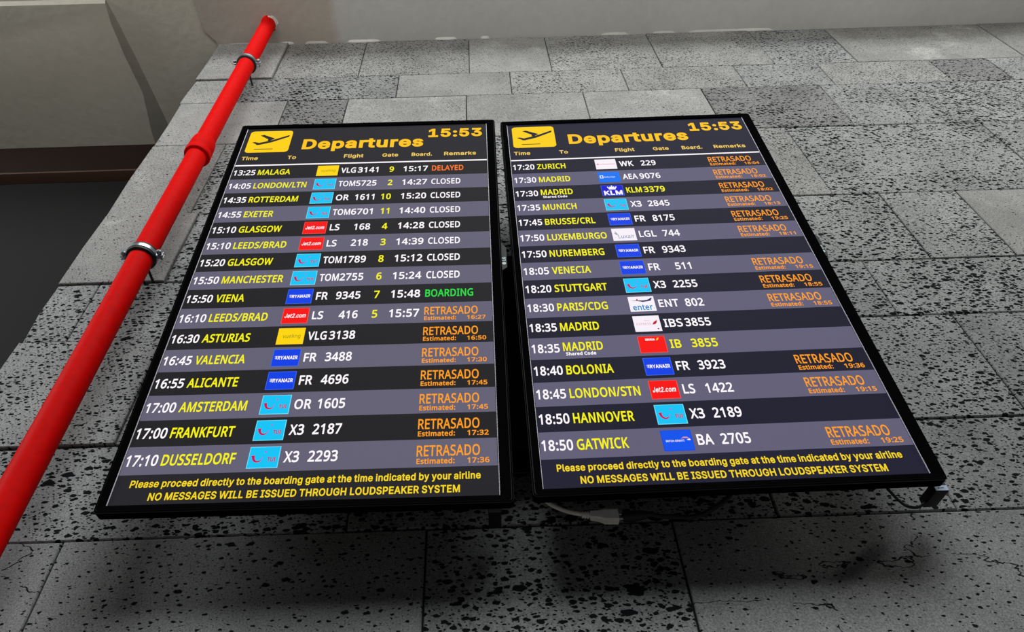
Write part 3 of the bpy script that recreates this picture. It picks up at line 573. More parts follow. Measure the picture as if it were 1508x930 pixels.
FONT_HEAD = '''A 479 16 0 201 509 276 509 463 0 395 0 287 302 264 372 232 478 245 478 233 437 222 402 213 371 191 302 85 0|110 142 110 199 370 199 370 142
B 456 60 0 60 509 241 509 274 507 304 501 329 491 350 477 367 461 381 442 390 421 396 398 398 374 397 353 393 336 387 320 378 307 368 295 356 286 343 278 329 272 315 267 315 262 331 260 347 254 363 245 378 234 391 220 402 203 411 184 416 161 418 136 416 111 410 88 400 67 386 48 368 31 344 18 317 8 284 2 247 0|125 57 245 57 281 60 309 67 330 80 344 96 353 115 355 137 354 153 350 169 342 184 333 197 320 209 306 218 289 225 269 229 248 231 125 231|125 285 238 285 256 287 273 290 288 296 302 304 314 314 323 326 330 340 335 355 336 372 333 393 326 412 313 429 294 442 270 449 240 452 125 452
C 510 267 -7 225 -3 186 7 150 25 119 49 92 79 70 115 53 157 44 203 40 254 44 305 53 352 70 393 92 429 119 459 150 484 186 501 225 512 267 516 293 514 317 511 340 504 362 496 383 485 402 471 419 456 435 438 448 418 459 397 467 373 473 348 408 348 404 365 397 380 389 395 380 407 369 418 357 428 344 437 330 444 315 449 300 453 284 455 267 456 237 453 209 445 184 432 161 414 141 391 125 364 113 332 106 295 103 254 106 213 113 177 125 145 141 117 161 94 184 76 210 63 237 56 267 53 284 54 300 56 315 60 330 65 344 72 357 81 369 90 380 102 389 114 397 128 404 144 408 160 473 160 467 135 459 112 448 91 435 71 420 53 402 38 383 24 363 13 341 5 317 -2 293 -6
D 502 219 0 96 0 96 57 215 57 254 60 288 68 318 81 343 99 363 122 379 149 390 181 397 216 399 255 397 294 390 329 379 361 364 388 344 410 320 428 291 441 258 449 221 452 93 452 93 509 225 509 273 505 315 495 353 478 385 455 412 426 433 391 449 351 458 306 462 255 458 205 449 159 433 119 411 83 384 54 351 31 312 14 268 3|125 509 125 0 60 0 60 509
E 418 60 0 60 509 372 509 372 452 125 452 125 286 355 286 355 229 125 229 125 57 375 57 375 0
F 410 60 0 60 509 369 509 369 452 125 452 125 278 346 278 346 221 125 221 125 0
G 520 269 -7 225 -3 185 7 149 25 118 49 91 79 69 116 53 157 43 203 40 254 43 305 53 352 69 393 91 429 117 459 149 484 184 501 223 512 265 516 291 514 316 510 340 504 363 494 384 483 403 469 421 453 436 436 449 416 460 395 468 373 474 349 408 349 402 365 395 379 387 393 378 406 368 417 356 427 344 436 330 443 315 448 300 453 283 455 265 456 236 453 209 445 183 432 160 414 141 392 125 364 113 332 106 295 103 254 106 213 113 177 125 145 141 117 161 95 184 76 210 63 238 56 269 53 296 55 322 61 345 71 365 85 382 102 396 123 407 147 413 173 415 202 434 199 283 199 283 256 478 256 478 200 475 160 466 124 451 91 431 62 406 38 377 19 344 5 308 -4
H 517 60 0 60 509 125 509 125 289 392 289 392 509 457 509 457 0 392 0 392 232 125 232 125 0
I 300 31 0 31 57 118 57 118 452 31 452 31 509 269 509 269 452 183 452 183 57 269 57 269 0
J 396 185 -7 143 -2 106 11 75 33 52 63 38 100 33 145 33 173 98 173 98 145 100 117 108 93 122 74 139 61 160 53 185 50 209 53 230 61 248 74 261 93 269 117 272 145 272 509 336 509 336 145 332 100 318 63 294 33 263 11 227 -2
K 466 104 145 104 216 139 261 174 303 212 344 364 509 448 509 231 276|60 0 60 509 125 509 125 334 124 225 125 193 125 0|372 0 188 259 228 309 449 0
L 393 60 0 60 509 125 509 125 57 361 57 361 0
M 628 60 0 60 509 152 509 277 187 287 159 299 123 311 84 322 49 307 49 318 83 330 121 342 158 352 187 476 509 568 509 568 0 504 0 504 291 504 327 505 369 506 413 507 457 513 457 498 409 482 363 467 322 456 291 342 0 286 0 170 291 159 321 145 361 129 408 112 457 119 457 120 416 121 372 122 328 122 291 122 0
N 523 60 0 60 509 136 509 343 183 363 151 388 107 396 90 405 73 414 55 405 54 403 72 402 90 401 108 399 157 399 195 399 509 463 509 463 0 387 0 202 290 177 331 148 381 108 452 119 454 122 384 124 328 125 291 125 0
O 533 267 -7 225 -3 186 7 150 25 119 49 92 79 70 115 53 157 44 203 40 254 44 305 53 352 70 393 92 429 119 459 150 484 186 501 225 512 267 516 309 512 348 501 384 484 415 459 442 429 464 393 480 352 490 305 493 254 490 203 480 157 464 115 442 79 415 49 384 25 348 7 309 -3|267 53 296 55 324 63 349 76 372 94 392 116 408 144 420 176 428 213 430 254 428 295 420 332 408 365 392 392 372 415 349 433 324 446 296 453 267 456 237 453 210 445 184 433 161 415 142 392 125 364 113 332 106 295 103 254 106 213 113 176 125 144 142 117 161 94 184 76 210 63 237 55
P 444 60 0 60 509 235 509 272 506 305 499 332 487 356 471 375 452 390 430 400 404 407 377 409 348 407 318 400 291 390 265 375 243 356 223 332 207 305 195 272 188 235 186 109 186 109 242 233 242 257 244 279 248 297 256 312 266 324 279 333 294 339 310 343 328 344 348 343 367 339 385 333 402 324 416 312 428 297 439 279 446 257 451 232 452 125 452 125 0
R 449 60 0 60 509 236 509 273 506 305 500 333 489 356 473 376 455 390 433 401 408 407 381 409 352 407 323 401 296 390 271 376 250 356 232 333 217 305 206 273 200 236 198 96 198 96 255 234 255 258 256 280 260 298 267 313 276 325 287 334 300 340 316 344 333 345 352 344 371 340 389 334 405 325 419 313 430 298 440 279 446 258 451 233 452 125 452 125 0|353 0 230 229 303 229 428 0
S 446 224 -9 188 -7 156 -1 128 9 102 23 81 40 64 60 51 83 42 109 38 137 104 137 108 118 114 102 123 88 136 76 150 66 166 59 185 53 204 50 224 49 246 50 267 54 286 60 303 69 317 79 329 92 338 106 344 122 346 139 344 154 340 168 332 179 322 189 310 197 296 205 280 211 263 217 245 222 184 239 145 253 112 269 86 289 67 313 56 341 52 372 54 400 62 425 75 448 92 468 113 484 138 498 165 508 195 514 227 516 259 514 289 508 316 498 340 484 360 468 377 449 390 427 398 403 401 378 337 378 332 402 320 421 302 437 280 449 254 456 225 459 204 457 185 454 167 448 152 440 139 430 129 418 121 405 117 391 115 376 117 359 122 345 131 334 142 324 155 315 169 308 184 302 198 297 212 293 264 279 279 275 295 270 312 264 328 256 344 248 359 238 372 226 384 213 395 198 402 180 407 161 408 139 406 112 399 87 386 64 370 43 349 25 323 11 294 0 261 -7
T 448 32 452 32 509 417 509 417 452 257 452 257 0 193 0 193 452
U 517 259 -8 220 -6 186 2 154 15 126 33 103 55 85 80 71 108 63 140 60 173 60 509 124 509 124 178 126 155 132 133 141 113 153 95 169 80 187 68 208 59 232 53 259 52 285 53 309 59 331 68 349 80 364 95 377 113 385 133 391 155 393 178 393 509 457 509 457 173 454 140 446 108 433 80 414 55 391 33 363 15 332 2 297 -6
V 479 204 0 16 509 84 509 192 206 215 137 248 31 235 31 247 71 257 107 267 138 290 206 395 509 463 509 278 0
W 686 155 0 16 509 82 509 163 196 175 145 187 94 197 40 189 40 200 94 211 145 224 196 306 509 380 509 462 196 474 145 486 94 497 40 488 40 499 94 510 145 523 196 603 509 670 509 530 0 455 0 368 323 362 345 357 368 351 391 346 417 341 445 336 475 350 475 335 395 330 371 324 347 318 323 230 0
X 474 18 0 217 284 217 236 29 509 104 509 178 400 204 361 223 329 243 292 232 292 252 329 272 361 298 400 374 509 446 509 259 239 259 287 456 0 382 0 292 129 268 165 250 195 230 231 244 231 225 196 206 166 182 129 91 0
Y 472 203 0 203 208 16 509 91 509 192 344 203 327 213 309 222 292 231 274 240 254 250 230 224 230 233 254 242 275 251 293 280 344 381 509 455 509 268 208 268 0
Z 438 42 0 42 46 273 385 306 431 341 476 348 454 285 452 223 452 40 452 40 509 397 509 397 462 169 129 134 81 97 33 90 54 152 57 214 57 399 57 399 0
0 453 227 -7 191 -3 158 7 130 24 105 48 85 77 69 113 57 155 50 202 48 254 50 306 57 353 69 395 85 431 106 461 130 484 159 502 191 512 227 516 262 512 295 502 323 484 348 461 368 431 384 395 396 353 403 306 405 254 403 202 396 155 384 113 368 77 348 48 323 24 295 7 263 -3|227 50 250 52 271 60 290 74 306 92 320 116 330 144 338 176 342 213 344 254 342 295 338 332 330 365 320 393 306 416 290 435 271 449 250 457 227 460 203 457 182 449 163 435 147 416 134 393 123 365 115 332 111 295 109 254 111 213 115 176 123 144 134 116 147 92 163 74 182 60 203 52
1 453 76 0 76 55 391 55 391 0|276 509 276 0 212 0 212 448 86 358 86 427 198 509
2 453 64 0 64 47 234 229 252 248 268 266 282 282 294 298 303 312 311 327 316 341 319 356 320 371 319 389 315 405 308 419 298 431 287 441 273 449 258 455 241 458 224 460 205 458 188 454 172 447 159 438 148 427 139 413 132 398 128 381 127 362 66 362 68 391 75 418 86 442 102 464 121 482 143 496 168 507 196 513 225 516 254 513 281 507 306 497 328 482 346 465 361 445 372 423 379 398 381 372 380 354 377 336 371 318 363 299 351 280 336 259 317 235 294 209 267 180 153 60 389 57 389 0
3 453 218 -7 188 -5 159 1 133 10 108 22 88 38 70 57 57 79 48 104 44 132 109 132 112 115 118 100 126 87 137 76 150 66 165 59 182 54 200 51 219 50 239 51 258 55 275 61 291 69 304 80 315 93 323 108 328 125 329 145 328 163 323 180 316 196 306 211 292 223 275 234 254 241 229 246 201 248 157 248 157 299 288 448 288 452 70 452 70 509 372 509 372 461 211 278 211 289 247 290 279 286 308 276 333 262 354 244 371 222 383 198 391 173 393 145 390 116 383 90 370 66 354 45 333 27 309 12 281 2 251 -5
4 453 40 105 40 158 247 509 311 509 109 166 413 163 413 105|282 0 282 121 282 146 282 318 343 318 343 0
5 453 221 -7 192 -5 165 1 140 11 118 25 99 41 83 60 71 82 63 105 60 130 122 130 125 115 130 102 138 89 148 78 160 68 173 60 188 54 204 51 221 50 241 51 259 56 276 64 291 75 304 89 314 104 322 122 326 141 328 162 326 183 321 203 314 221 303 237 290 251 275 262 257 270 238 275 218 277 201 276 184 273 167 268 152 262 139 255 128 246 67 253 96 509 366 509 366 452 151 452 134 301 148 311 162 318 178 325 194 330 212 333 229 334 252 332 274 328 294 321 313 311 330 299 345 285 358 269 370 251 379 231 386 210 390 187 391 163 388 132 381 102 369 76 352 52 332 32 309 15 282 3 253 -4
6 453 226 -7 196 -4 168 3 142 15 119 31 100 51 84 74 73 101 66 130 64 162 65 187 71 212 80 239 93 268 112 302 137 340 252 509 322 509 151 261 145 261 151 270 157 279 165 288 174 295 184 302 196 307 208 311 221 313 235 314 265 312 291 305 316 295 337 280 355 262 370 240 380 215 387 187 389 157 387 127 379 98 368 73 352 50 333 30 310 14 284 3 257 -4|226 48 245 50 263 55 279 63 293 73 304 86 314 101 322 119 326 137 327 157 326 178 322 196 314 213 304 228 293 241 279 251 263 259 245 264 226 265 207 264 190 259 174 252 160 241 148 229 138 214 131 197 126 179 125 158 126 138 131 119 138 102 148 86 160 73 174 63 190 55 207 50
7 453 97 0 323 448 323 452 62 452 62 509 391 509 391 449 165 0
8 453 226 -7 193 -5 163 1 136 11 111 25 91 42 74 62 62 84 54 109 52 135 53 156 58 176 65 195 75 212 87 228 101 241 117 252 134 260 153 265 129 276 109 289 93 308 80 330 73 354 70 380 73 405 79 429 90 450 106 469 124 485 146 498 170 508 197 514 226 516 255 514 282 508 306 498 328 485 346 469 361 450 373 429 379 405 382 380 379 354 372 330 359 308 343 289 323 276 300 267 319 260 335 252 351 241 365 228 377 212 387 195 395 176 399 156 401 135 398 109 391 84 378 62 362 42 341 25 317 11 289 1 259 -5|226 49 248 50 267 54 285 60 300 69 313 79 323 91 331 106 335 121 337 139 335 157 330 173 322 189 312 202 298 213 283 223 265 230 247 234 226 235 206 234 187 230 169 223 154 213 140 202 130 189 122 173 117 157 115 139 117 121 121 106 129 91 139 79 152 69 167 60 185 54 205 50|226 290 244 291 260 294 274 300 287 308 298 318 307 330 314 344 318 359 319 376 318 392 314 407 308 420 299 432 288 442 275 449 260 455 244 459 226 460 208 459 192 455 177 449 164 442 153 432 145 420 138 407 134 392 133 376 134 359 138 344 145 330 154 318 165 308 178 300 193 294 209 291
9 453 226 516 256 513 285 506 310 494 333 478 352 458 368 434 380 408 387 378 389 347 387 322 382 296 373 270 359 240 340 207 315 168 200 0 130 0 301 248 307 248 302 238 295 229 287 221 278 214 268 207 257 202 245 198 232 195 218 195 188 197 161 203 137 214 116 229 98 247 83 269 72 294 66 321 64 352 66 382 73 411 85 436 101 459 120 479 143 494 168 506 196 513|226 460 207 459 190 454 174 446 160 435 148 423 138 407 131 390 127 372 125 352 127 331 131 313 138 295 148 280 160 268 174 257 190 250 207 245 226 243 245 245 263 249 279 257 293 267 305 280 314 295 322 312 326 330 327 350 326 371 322 390 314 407 305 422 293 435 279 446 263 454 245 459
: 187 95 -4 83 -3 73 1 63 9 55 18 51 29 50 41 51 53 55 64 63 73 73 81 83 85 95 87 107 85 118 81 128 73 135 64 140 53 141 41 140 29 135 18 128 9 118 1 107 -3|95 271 83 272 73 277 63 284 55 294 51 304 50 316 51 328 55 339 63 349 73 356 83 360 95 362 107 360 118 356 128 349 135 339 140 328 141 316 140 304 135 294 128 284 118 277 107 272
. 187 95 -4 83 -3 73 1 63 9 55 18 51 29 50 41 51 53 55 64 63 73 73 81 83 85 95 87 107 85 118 81 128 73 135 64 140 53 141 41 140 29 135 18 128 9 118 1 107 -3
/ 249 235 533 71 -76 14 -76 178 533
a 389 160 -9 137 -7 115 -3 94 5 76 15 60 29 48 45 38 63 32 84 30 108 32 128 36 146 43 161 53 174 64 184 78 193 92 200 108 206 125 211 143 214 161 217 178 220 234 227 247 229 257 231 265 235 271 240 274 246 276 255 275 272 272 285 267 297 260 307 251 315 240 322 227 327 212 330 196 331 178 330 163 327 149 322 137 316 127 309 118 301 110 292 104 283 100 274 41 291 51 313 64 331 79 346 95 358 114 368 133 375 153 380 173 383 194 384 208 384 223 382 239 379 255 375 271 369 286 360 300 350 312 336 322 320 330 301 335 278 337 251 337 0 277 0 277 52 272 52 267 43 260 34 252 25 242 16 229 8 215 1 199 -4 181 -7|170 45 192 47 211 51 228 59 242 68 254 80 263 93 270 108 274 122 276 138 276 190 272 187 267 184 259 182 231 176 200 171 175 168 161 166 147 163 134 159 122 153 112 147 103 139 97 130 93 118 92 105 93 93 96 82 102 72 109 64 119 57 130 52 142 48 156 46
b 424 229 -8 208 -7 189 -3 172 4 159 12 147 21 138 31 130 41 123 50 118 59 112 59 112 0 53 0 53 509 114 509 114 319 118 319 123 327 130 336 137 346 147 355 158 364 171 373 188 379 207 383 229 384 259 382 287 374 313 361 335 342 354 320 370 293 381 261 388 227 390 189 388 151 381 116 370 84 355 57 336 34 313 16 288 3 260 -6|220 47 242 49 262 55 279 66 294 80 306 97 316 117 323 139 327 163 328 189 327 215 323 239 316 261 307 281 295 298 280 311 262 322 243 328 220 330 198 328 178 322 161 312 147 299 134 282 125 263 118 241 114 216 113 189 114 162 118 138 125 115 135 95 147 78 162 65 179 55 198 49
c 395 207 -8 174 -5 144 3 117 16 93 35 72 58 56 85 44 116 37 150 34 187 37 225 44 260 56 291 72 318 93 341 117 360 144 374 174 382 207 384 226 384 243 381 260 377 276 371 291 364 305 356 318 346 330 335 340 322 349 308 356 293 362 277 303 262 300 272 295 281 290 289 284 297 278 304 270 311 261 316 252 321 242 325 231 328 220 329 207 330 184 328 163 321 145 310 130 296 118 278 108 258 102 236 98 212 96 187 98 163 102 139 108 117 118 97 130 80 145 66 163 55 184 49 207 46 220 47 232 49 243 52 253 55 262 60 271 66 279 73 285 80 292 89 297 98 301 107 304 117 363 102 357 86 350 70 341 56 331 43 319 32 306 21 292 12 277 5 261 -1 244 -5 226 -7
d 424 195 -8 165 -6 137 3 111 16 89 34 70 57 55 84 43 116 36 151 34 189 36 227 43 261 55 293 70 320 89 342 112 361 137 374 165 382 196 384 218 383 237 379 253 373 267 364 278 355 287 346 295 336 301 327 306 319 311 319 311 509 372 509 372 0 313 0 313 59 307 59 301 50 295 41 287 31 277 21 266 12 252 4 236 -3 217 -7|205 47 226 49 246 55 263 65 278 78 290 95 299 115 306 138 310 162 312 189 310 216 306 241 300 263 290 282 278 299 263 312 246 322 227 328 205 330 182 328 162 322 145 311 130 298 118 281 108 261 102 239 98 215 96 189 98 163 102 139 109 117 118 97 130 80 145 66 162 55 182 49
e 404 212 -8 177 -5 145 3 117 16 92 35 72 58 56 85 44 116 37 150 34 187 36 224 44 258 55 290 71 317 91 340 115 359 142 373 172 382 205 384 226 383 246 380 266 374 285 366 303 355 319 341 334 324 347 305 357 282 365 256 370 227 371 194 371 169 75 169 75 221 338 221 310 202 308 226 304 248 298 269 288 286 277 301 263 314 246 323 227 328 205 330 183 328 164 323 146 313 131 301 119 286 109 270 102 251 97 231 96 211 96 178 98 151 102 127 110 106 121 88 135 73 151 61 169 53 190 48 212 46 227 47 241 49 254 53 265 58 276 65 285 73 294 82 300 93 306 105 365 91 358 72 348 55 335 39 320 26 302 14 283 4 261 -3 237 -7
f 253 228 379 228 327 6 327 6 379|81 0 81 432 82 452 87 470 96 486 107 499 120 510 135 519 152 525 169 529 187 530 201 530 212 529 222 527 231 525 238 523 243 521 227 468 215 472 209 473 202 474 195 474 178 472 164 468 154 460 147 449 143 435 142 419 142 0
g 425 207 -151 180 -149 156 -146 134 -140 114 -132 97 -122 82 -110 70 -97 59 -84 51 -69 101 -41 107 -49 114 -57 122 -66 131 -74 142 -82 154 -88 169 -93 187 -96 207 -97 236 -95 261 -87 282 -75 298 -58 308 -34 311 -6 311 68 306 68 301 60 294 51 287 41 277 32 266 23 252 16 236 10 217 6 195 5 165 7 138 14 113 27 90 43 71 65 55 90 43 120 36 154 34 191 36 229 43 263 55 293 71 320 90 342 112 361 138 374 166 382 196 384 218 383 237 379 253 373 267 365 279 356 288 346 296 336 302 327 308 319 313 319 313 379 372 379 372 -9 370 -40 363 -67 350 -90 334 -109 314 -124 291 -136 265 -144 237 -149|205 59 227 61 246 66 264 75 278 87 290 103 300 121 307 142 311 166 312 193 311 219 307 242 300 264 291 283 279 299 264 312 247 322 227 328 205 330 182 328 163 322 145 312 130 298 118 282 109 262 102 241 98 218 96 193 98 167 102 144 109 123 118 104 131 88 145 76 163 66 183 61
h 410 114 227 114 0 53 0 53 509 114 509 114 287 102 287 116 319 132 344 152 362 175 374 200 382 227 384 252 383 275 377 295 369 313 356 328 340 341 321 350 298 355 271 357 240 357 0 296 0 296 235 293 263 286 286 273 304 256 318 235 326 210 329 192 328 176 324 161 317 147 308 136 297 126 283 119 266 115 248
i 166 53 0 53 379 114 379 114 0|84 443 73 444 63 448 54 455 47 463 43 472 41 483 43 494 47 504 54 512 63 518 73 522 84 524 95 522 105 518 114 512 121 504 125 494 126 483 125 472 121 463 114 455 105 448 95 444
j 166 53 379 114 379 114 -30 112 -52 108 -72 102 -90 92 -106 80 -119 65 -129 47 -137 27 -141 4 -143 -10 -143 -10 -87 2 -87 18 -85 31 -80 40 -72 47 -61 51 -46 53 -29|83 443 72 444 62 448 53 455 47 463 42 472 41 483 42 494 47 504 53 512 62 518 72 522 83 524 95 522 105 518 114 512 120 504 125 494 126 483 125 472 120 463 114 455 105 448 95 444
k 380 110 137 110 212 121 212 284 379 360 379 184 199 177 199|53 0 53 509 114 509 114 0|294 0 148 186 191 229 372 0
l 189 139 -2 112 0 91 8 74 20 62 37 55 59 53 84 53 509 114 509 114 99 114 83 117 71 120 62 126 57 135 53 146 52 160 53 170 54 181 3 162 -1 154 -2 147 -2
m 609 53 0 53 379 112 379 112 295 108 295 114 314 122 331 132 346 144 358 158 368 172 376 187 382 203 385 219 386 245 383 268 375 287 361 303 342 314 320 321 295 312 295 318 312 326 329 337 343 350 356 364 366 381 375 398 381 417 385 437 386 458 385 478 380 497 372 514 361 529 346 541 328 550 307 555 283 557 255 557 0 496 0 496 254 493 279 485 298 473 313 456 323 438 329 419 330 402 329 387 326 374 320 363 312 353 302 345 290 340 277 336 263 335 247 335 0 274 0 274 260 272 280 265 297 253 311 238 322 220 328 199 330 185 329 171 326 158 320 145 312 135 302 126 289 119 274 115 257 114 238 114 0
n 409 114 227 114 0 53 0 53 379 112 379 112 287 102 287 116 319 132 344 152 362 175 374 200 382 227 384 252 383 275 377 295 369 313 356 328 340 341 321 350 298 355 271 357 240 357 0 296 0 296 235 293 263 286 286 273 304 256 318 235 326 210 329 192 328 176 324 161 317 147 308 136 297 126 283 119 266 115 248
o 415 207 -8 174 -5 144 3 117 16 93 35 72 58 56 85 44 116 37 150 34 187 37 225 44 260 56 291 72 318 93 341 117 360 144 374 174 382 207 384 241 382 271 374 299 360 323 341 343 318 359 291 371 260 379 225 381 187 379 150 371 116 359 85 343 58 323 35 299 16 271 3 241 -5|207 46 231 49 252 55 270 66 285 80 298 97 307 117 314 139 318 163 319 187 318 212 314 236 307 258 298 278 285 296 270 310 252 321 231 328 207 330 184 328 163 321 145 310 130 296 118 278 108 258 102 236 98 212 96 187 98 163 102 139 108 117 118 97 130 80 145 66 163 55 184 49
p 424 53 -143 53 379 112 379 112 319 118 319 123 327 130 336 137 346 147 355 158 364 171 373 188 379 207 383 229 384 259 382 287 374 313 361 335 342 354 320 370 293 381 261 388 227 390 189 388 151 381 116 370 84 355 57 336 34 313 16 288 3 260 -6 229 -8 208 -7 189 -3 173 4 159 12 147 21 138 31 130 41 124 50 118 59 114 59 114 -143|220 47 242 49 262 55 279 66 294 80 306 97 316 117 323 139 327 163 328 189 327 215 323 239 316 261 307 281 295 298 280 311 262 322 243 328 220 330 198 328 178 322 161 312 147 299 134 282 125 263 118 241 114 216 113 189 114 162 118 138 125 115 135 95 147 78 162 65 179 55 198 49
r 259 53 0 53 379 112 379 112 321 124 339 137 354 152 367 171 377 191 383 213 385 229 384 243 384 243 322 230 324 207 326 190 324 174 321 159 315 146 306 135 296 126 284 119 269 115 254 114 237 114 0
s 365 182 -8 157 -7 133 -3 112 3 93 12 76 24 62 38 50 54 41 73 36 94 94 107 101 87 111 72 124 60 141 52 160 47 181 45 206 47 227 53 244 62 258 74 265 88 268 103 266 115 262 126 254 136 243 144 229 150 212 155 149 170 118 180 92 192 72 208 58 227 50 249 47 274 49 295 55 314 65 332 79 347 95 360 115 370 137 378 161 383 187 384 212 383 234 379 254 372 271 363 286 352 299 339 309 324 318 308 324 290 268 277 262 291 254 304 243 316 228 325 210 331 187 333 166 331 147 326 131 317 119 305 111 292 109 277 110 264 115 253 124 243 136 235 152 229 172 223 229 209 261 200 287 187 306 171 320 153 328 131 331 107 329 85 323 65 312 47 298 31 281 18 260 6 236 -2 210 -7
t 227 204 379 204 327 6 327 6 379|65 471 126 471 126 98 127 83 130 70 136 61 144 55 156 51 170 50 185 51 202 54 213 2 207 0 200 -2 192 -3 168 -4 138 -1 113 7 92 21 77 41 68 64 65 93
u 410 182 -5 158 -3 135 2 115 11 97 23 82 39 69 59 60 82 54 109 53 139 53 379 114 379 114 144 116 117 124 94 137 75 154 61 175 53 200 50 218 51 234 55 249 62 263 71 274 83 283 97 290 113 295 132 296 153 296 379 357 379 357 0 298 0 298 92 307 92 294 60 277 35 257 17 234 5 209 -3
v 389 163 0 17 379 84 379 165 155 173 132 180 110 187 87 206 21 184 21 203 87 209 110 216 132 224 155 305 379 371 379 226 0
w 567 138 0 23 379 87 379 133 214 154 137 161 107 168 75 175 41 165 41 172 74 179 105 186 135 192 163 199 189 206 214 252 379 316 379 362 214 382 136 388 106 395 75 402 41 391 41 399 75 406 106 413 135 434 214 480 379 545 379 429 0 368 0 319 172 305 225 291 280 277 338 291 338 277 280 263 225 248 172 199 0
x 378 21 0 171 218 171 171 29 379 100 379 147 306 159 287 170 270 179 253 207 206 175 206 185 221 194 237 202 253 211 270 222 287 233 306 282 379 352 379 209 169 209 214 358 0 287 0 231 85 219 103 209 120 200 136 191 152 182 167 173 182 205 182 195 167 187 152 178 136 170 120 160 103 148 85 91 0
y 389 47 -139 61 -86 71 -87 83 -89 94 -90 104 -89 113 -86 122 -81 130 -74 138 -64 145 -51 151 -36 163 -1 17 379 84 379 165 155 173 132 180 109 187 87 206 21 184 21 202 87 209 110 216 132 224 155 305 379 371 379 204 -58 196 -77 187 -93 177 -107 165 -119 153 -128 139 -136 125 -141 109 -144 91 -145 82 -145 73 -144 65 -143 57 -142 52 -140
æ 638 161 -9 137 -7 115 -2 95 5 76 16 61 29 48 45 38 64 32 85 30 108 32 128 37 146 45 162 55 175 68 187 83 196 99 204 116 210 135 215 154 218 174 220 193 221 569 221 541 200 542 224 540 246 534 266 525 285 513 300 498 313 481 323 462 328 440 330 418 328 398 323 381 313 366 301 353 286 343 270 335 251 331 231 329 211 329 178 331 151 336 127 344 106 355 88 368 73 385 62 403 53 423 48 445 46 460 47 474 49 487 53 499 58 509 65 519 73 527 82 534 93 539 105 599 92 592 73 582 55 569 40 554 26 536 14 516 4 494 -3 471 -7 445 -8 419 -7 394 -2 371 6 351 16 333 29 317 45 305 62 295 81 288 102 298 291 307 309 318 326 330 341 345 353 361 364 378 373 397 379 418 383 440 384 461 383 481 380 501 374 519 366 537 355 554 341 568 324 581 305 591 282 599 256 603 227 605 194 605 169 194 169 176 169 159 166 143 162 129 157 116 150 106 141 98 131 93 119 92 105 94 87 102 72 114 61 130 52 149 47 170 46 192 47 211 52 228 59 242 69 254 80 263 93 270 108 274 122 275 138 275 257 274 271 271 285 266 297 259 307 251 315 240 322 227 327 212 330 196 331 178 330 163 327 149 322 137 316 127 309 118 301 110 292 104 283 100 274 41 291 51 313 64 331 79 346 95 358 114 368 133 375 153 380 173 383 194 384 211 384 227 381 245 377 262 371 278 363 293 351 306 337 316 318 324 296 312 70 306 70 301 60 294 49 286 40 276 30 265 22 252 15 239 8 225 2 210 -2 194 -6 178 -8'''


def parse(t):
    d = {}
    for ln in t.split('\n'):
        c, adv, rest = ln.split(' ', 2)
        d[c] = (int(adv), [[int(v) for v in q.split()] for q in rest.split('|')])
    return d


FONTS = (parse(FONT_ROW), parse(FONT_HEAD))
CAPS = (.480, .509)
_one, _glyph = {}, {}


def embolden(q, d):
    """push a contour outwards (counters inwards) by d; outer contours run clockwise"""
    P = [Vector((q[2 * k], q[2 * k + 1])) for k in range(len(q) // 2)]; n = len(P); out = []
    for k in range(n):
        a, b = (P[k] - P[k - 1]), (P[(k + 1) % n] - P[k])
        na, nb = Vector((-a.y, a.x)).normalized(), Vector((-b.y, b.x)).normalized()
        m = na + nb
        m = m.normalized() if m.length > 1e-3 else na
        out += list(P[k] + m * (d / max(m.dot(na), .62)))
    return out


def one_glyph(c, off, font):
    """triangulated letter shape (non-zero winding); off makes the strokes bolder"""
    if (c, off, font) not in _one:
        rings = []
        for q in FONTS[font][c][1]:
            q = embolden(q, off * 1000)
            rings.append([(q[2 * k], q[2 * k + 1]) for k in range(len(q) // 2)])
        pts, edges = [], []
        for r in rings:
            n = len(pts); pts += [Vector(p) for p in r]; edges += [(n + i, n + (i + 1) % len(r)) for i in range(len(r))]
        vs, _, fs, _, _, _ = delaunay_2d_cdt(pts, edges, [], 0, .05)
        keep = []
        for f in fs:
            x = sum(vs[i].x for i in f) / len(f); y = sum(vs[i].y for i in f) / len(f); wn = 0
            for r in rings:
                for (x1, y1), (x2, y2) in zip(r, r[1:] + r[:1]):
                    if (y1 > y) != (y2 > y) and x < x1 + (y - y1) * (x2 - x1) / (y2 - y1): wn += 1 if y2 > y1 else -1
            if wn != 0: keep.append(tuple(f))
        _one[(c, off, font)] = ([(v.x / 1000, v.y / 1000) for v in vs], keep)
    return _one[(c, off, font)]


def glyphs(s, off, font=0):
    key = (s, off, font)
    if key not in _glyph:
        V, Fc, x = [], [], 0.0
        for c in s:
            if c == ' ': x += .16 + off; continue
            vs, fs = one_glyph(c, off, font); n = len(V)
            V += [(x + a, b) for a, b in vs]; Fc += [tuple(n + i for i in f) for f in fs]
            x += FONTS[font][c][0] / 1000 + off * 1.4
        xs = [v[0] for v in V]
        _glyph[key] = (V, Fc, min(xs), max(xs))
    return _glyph[key]


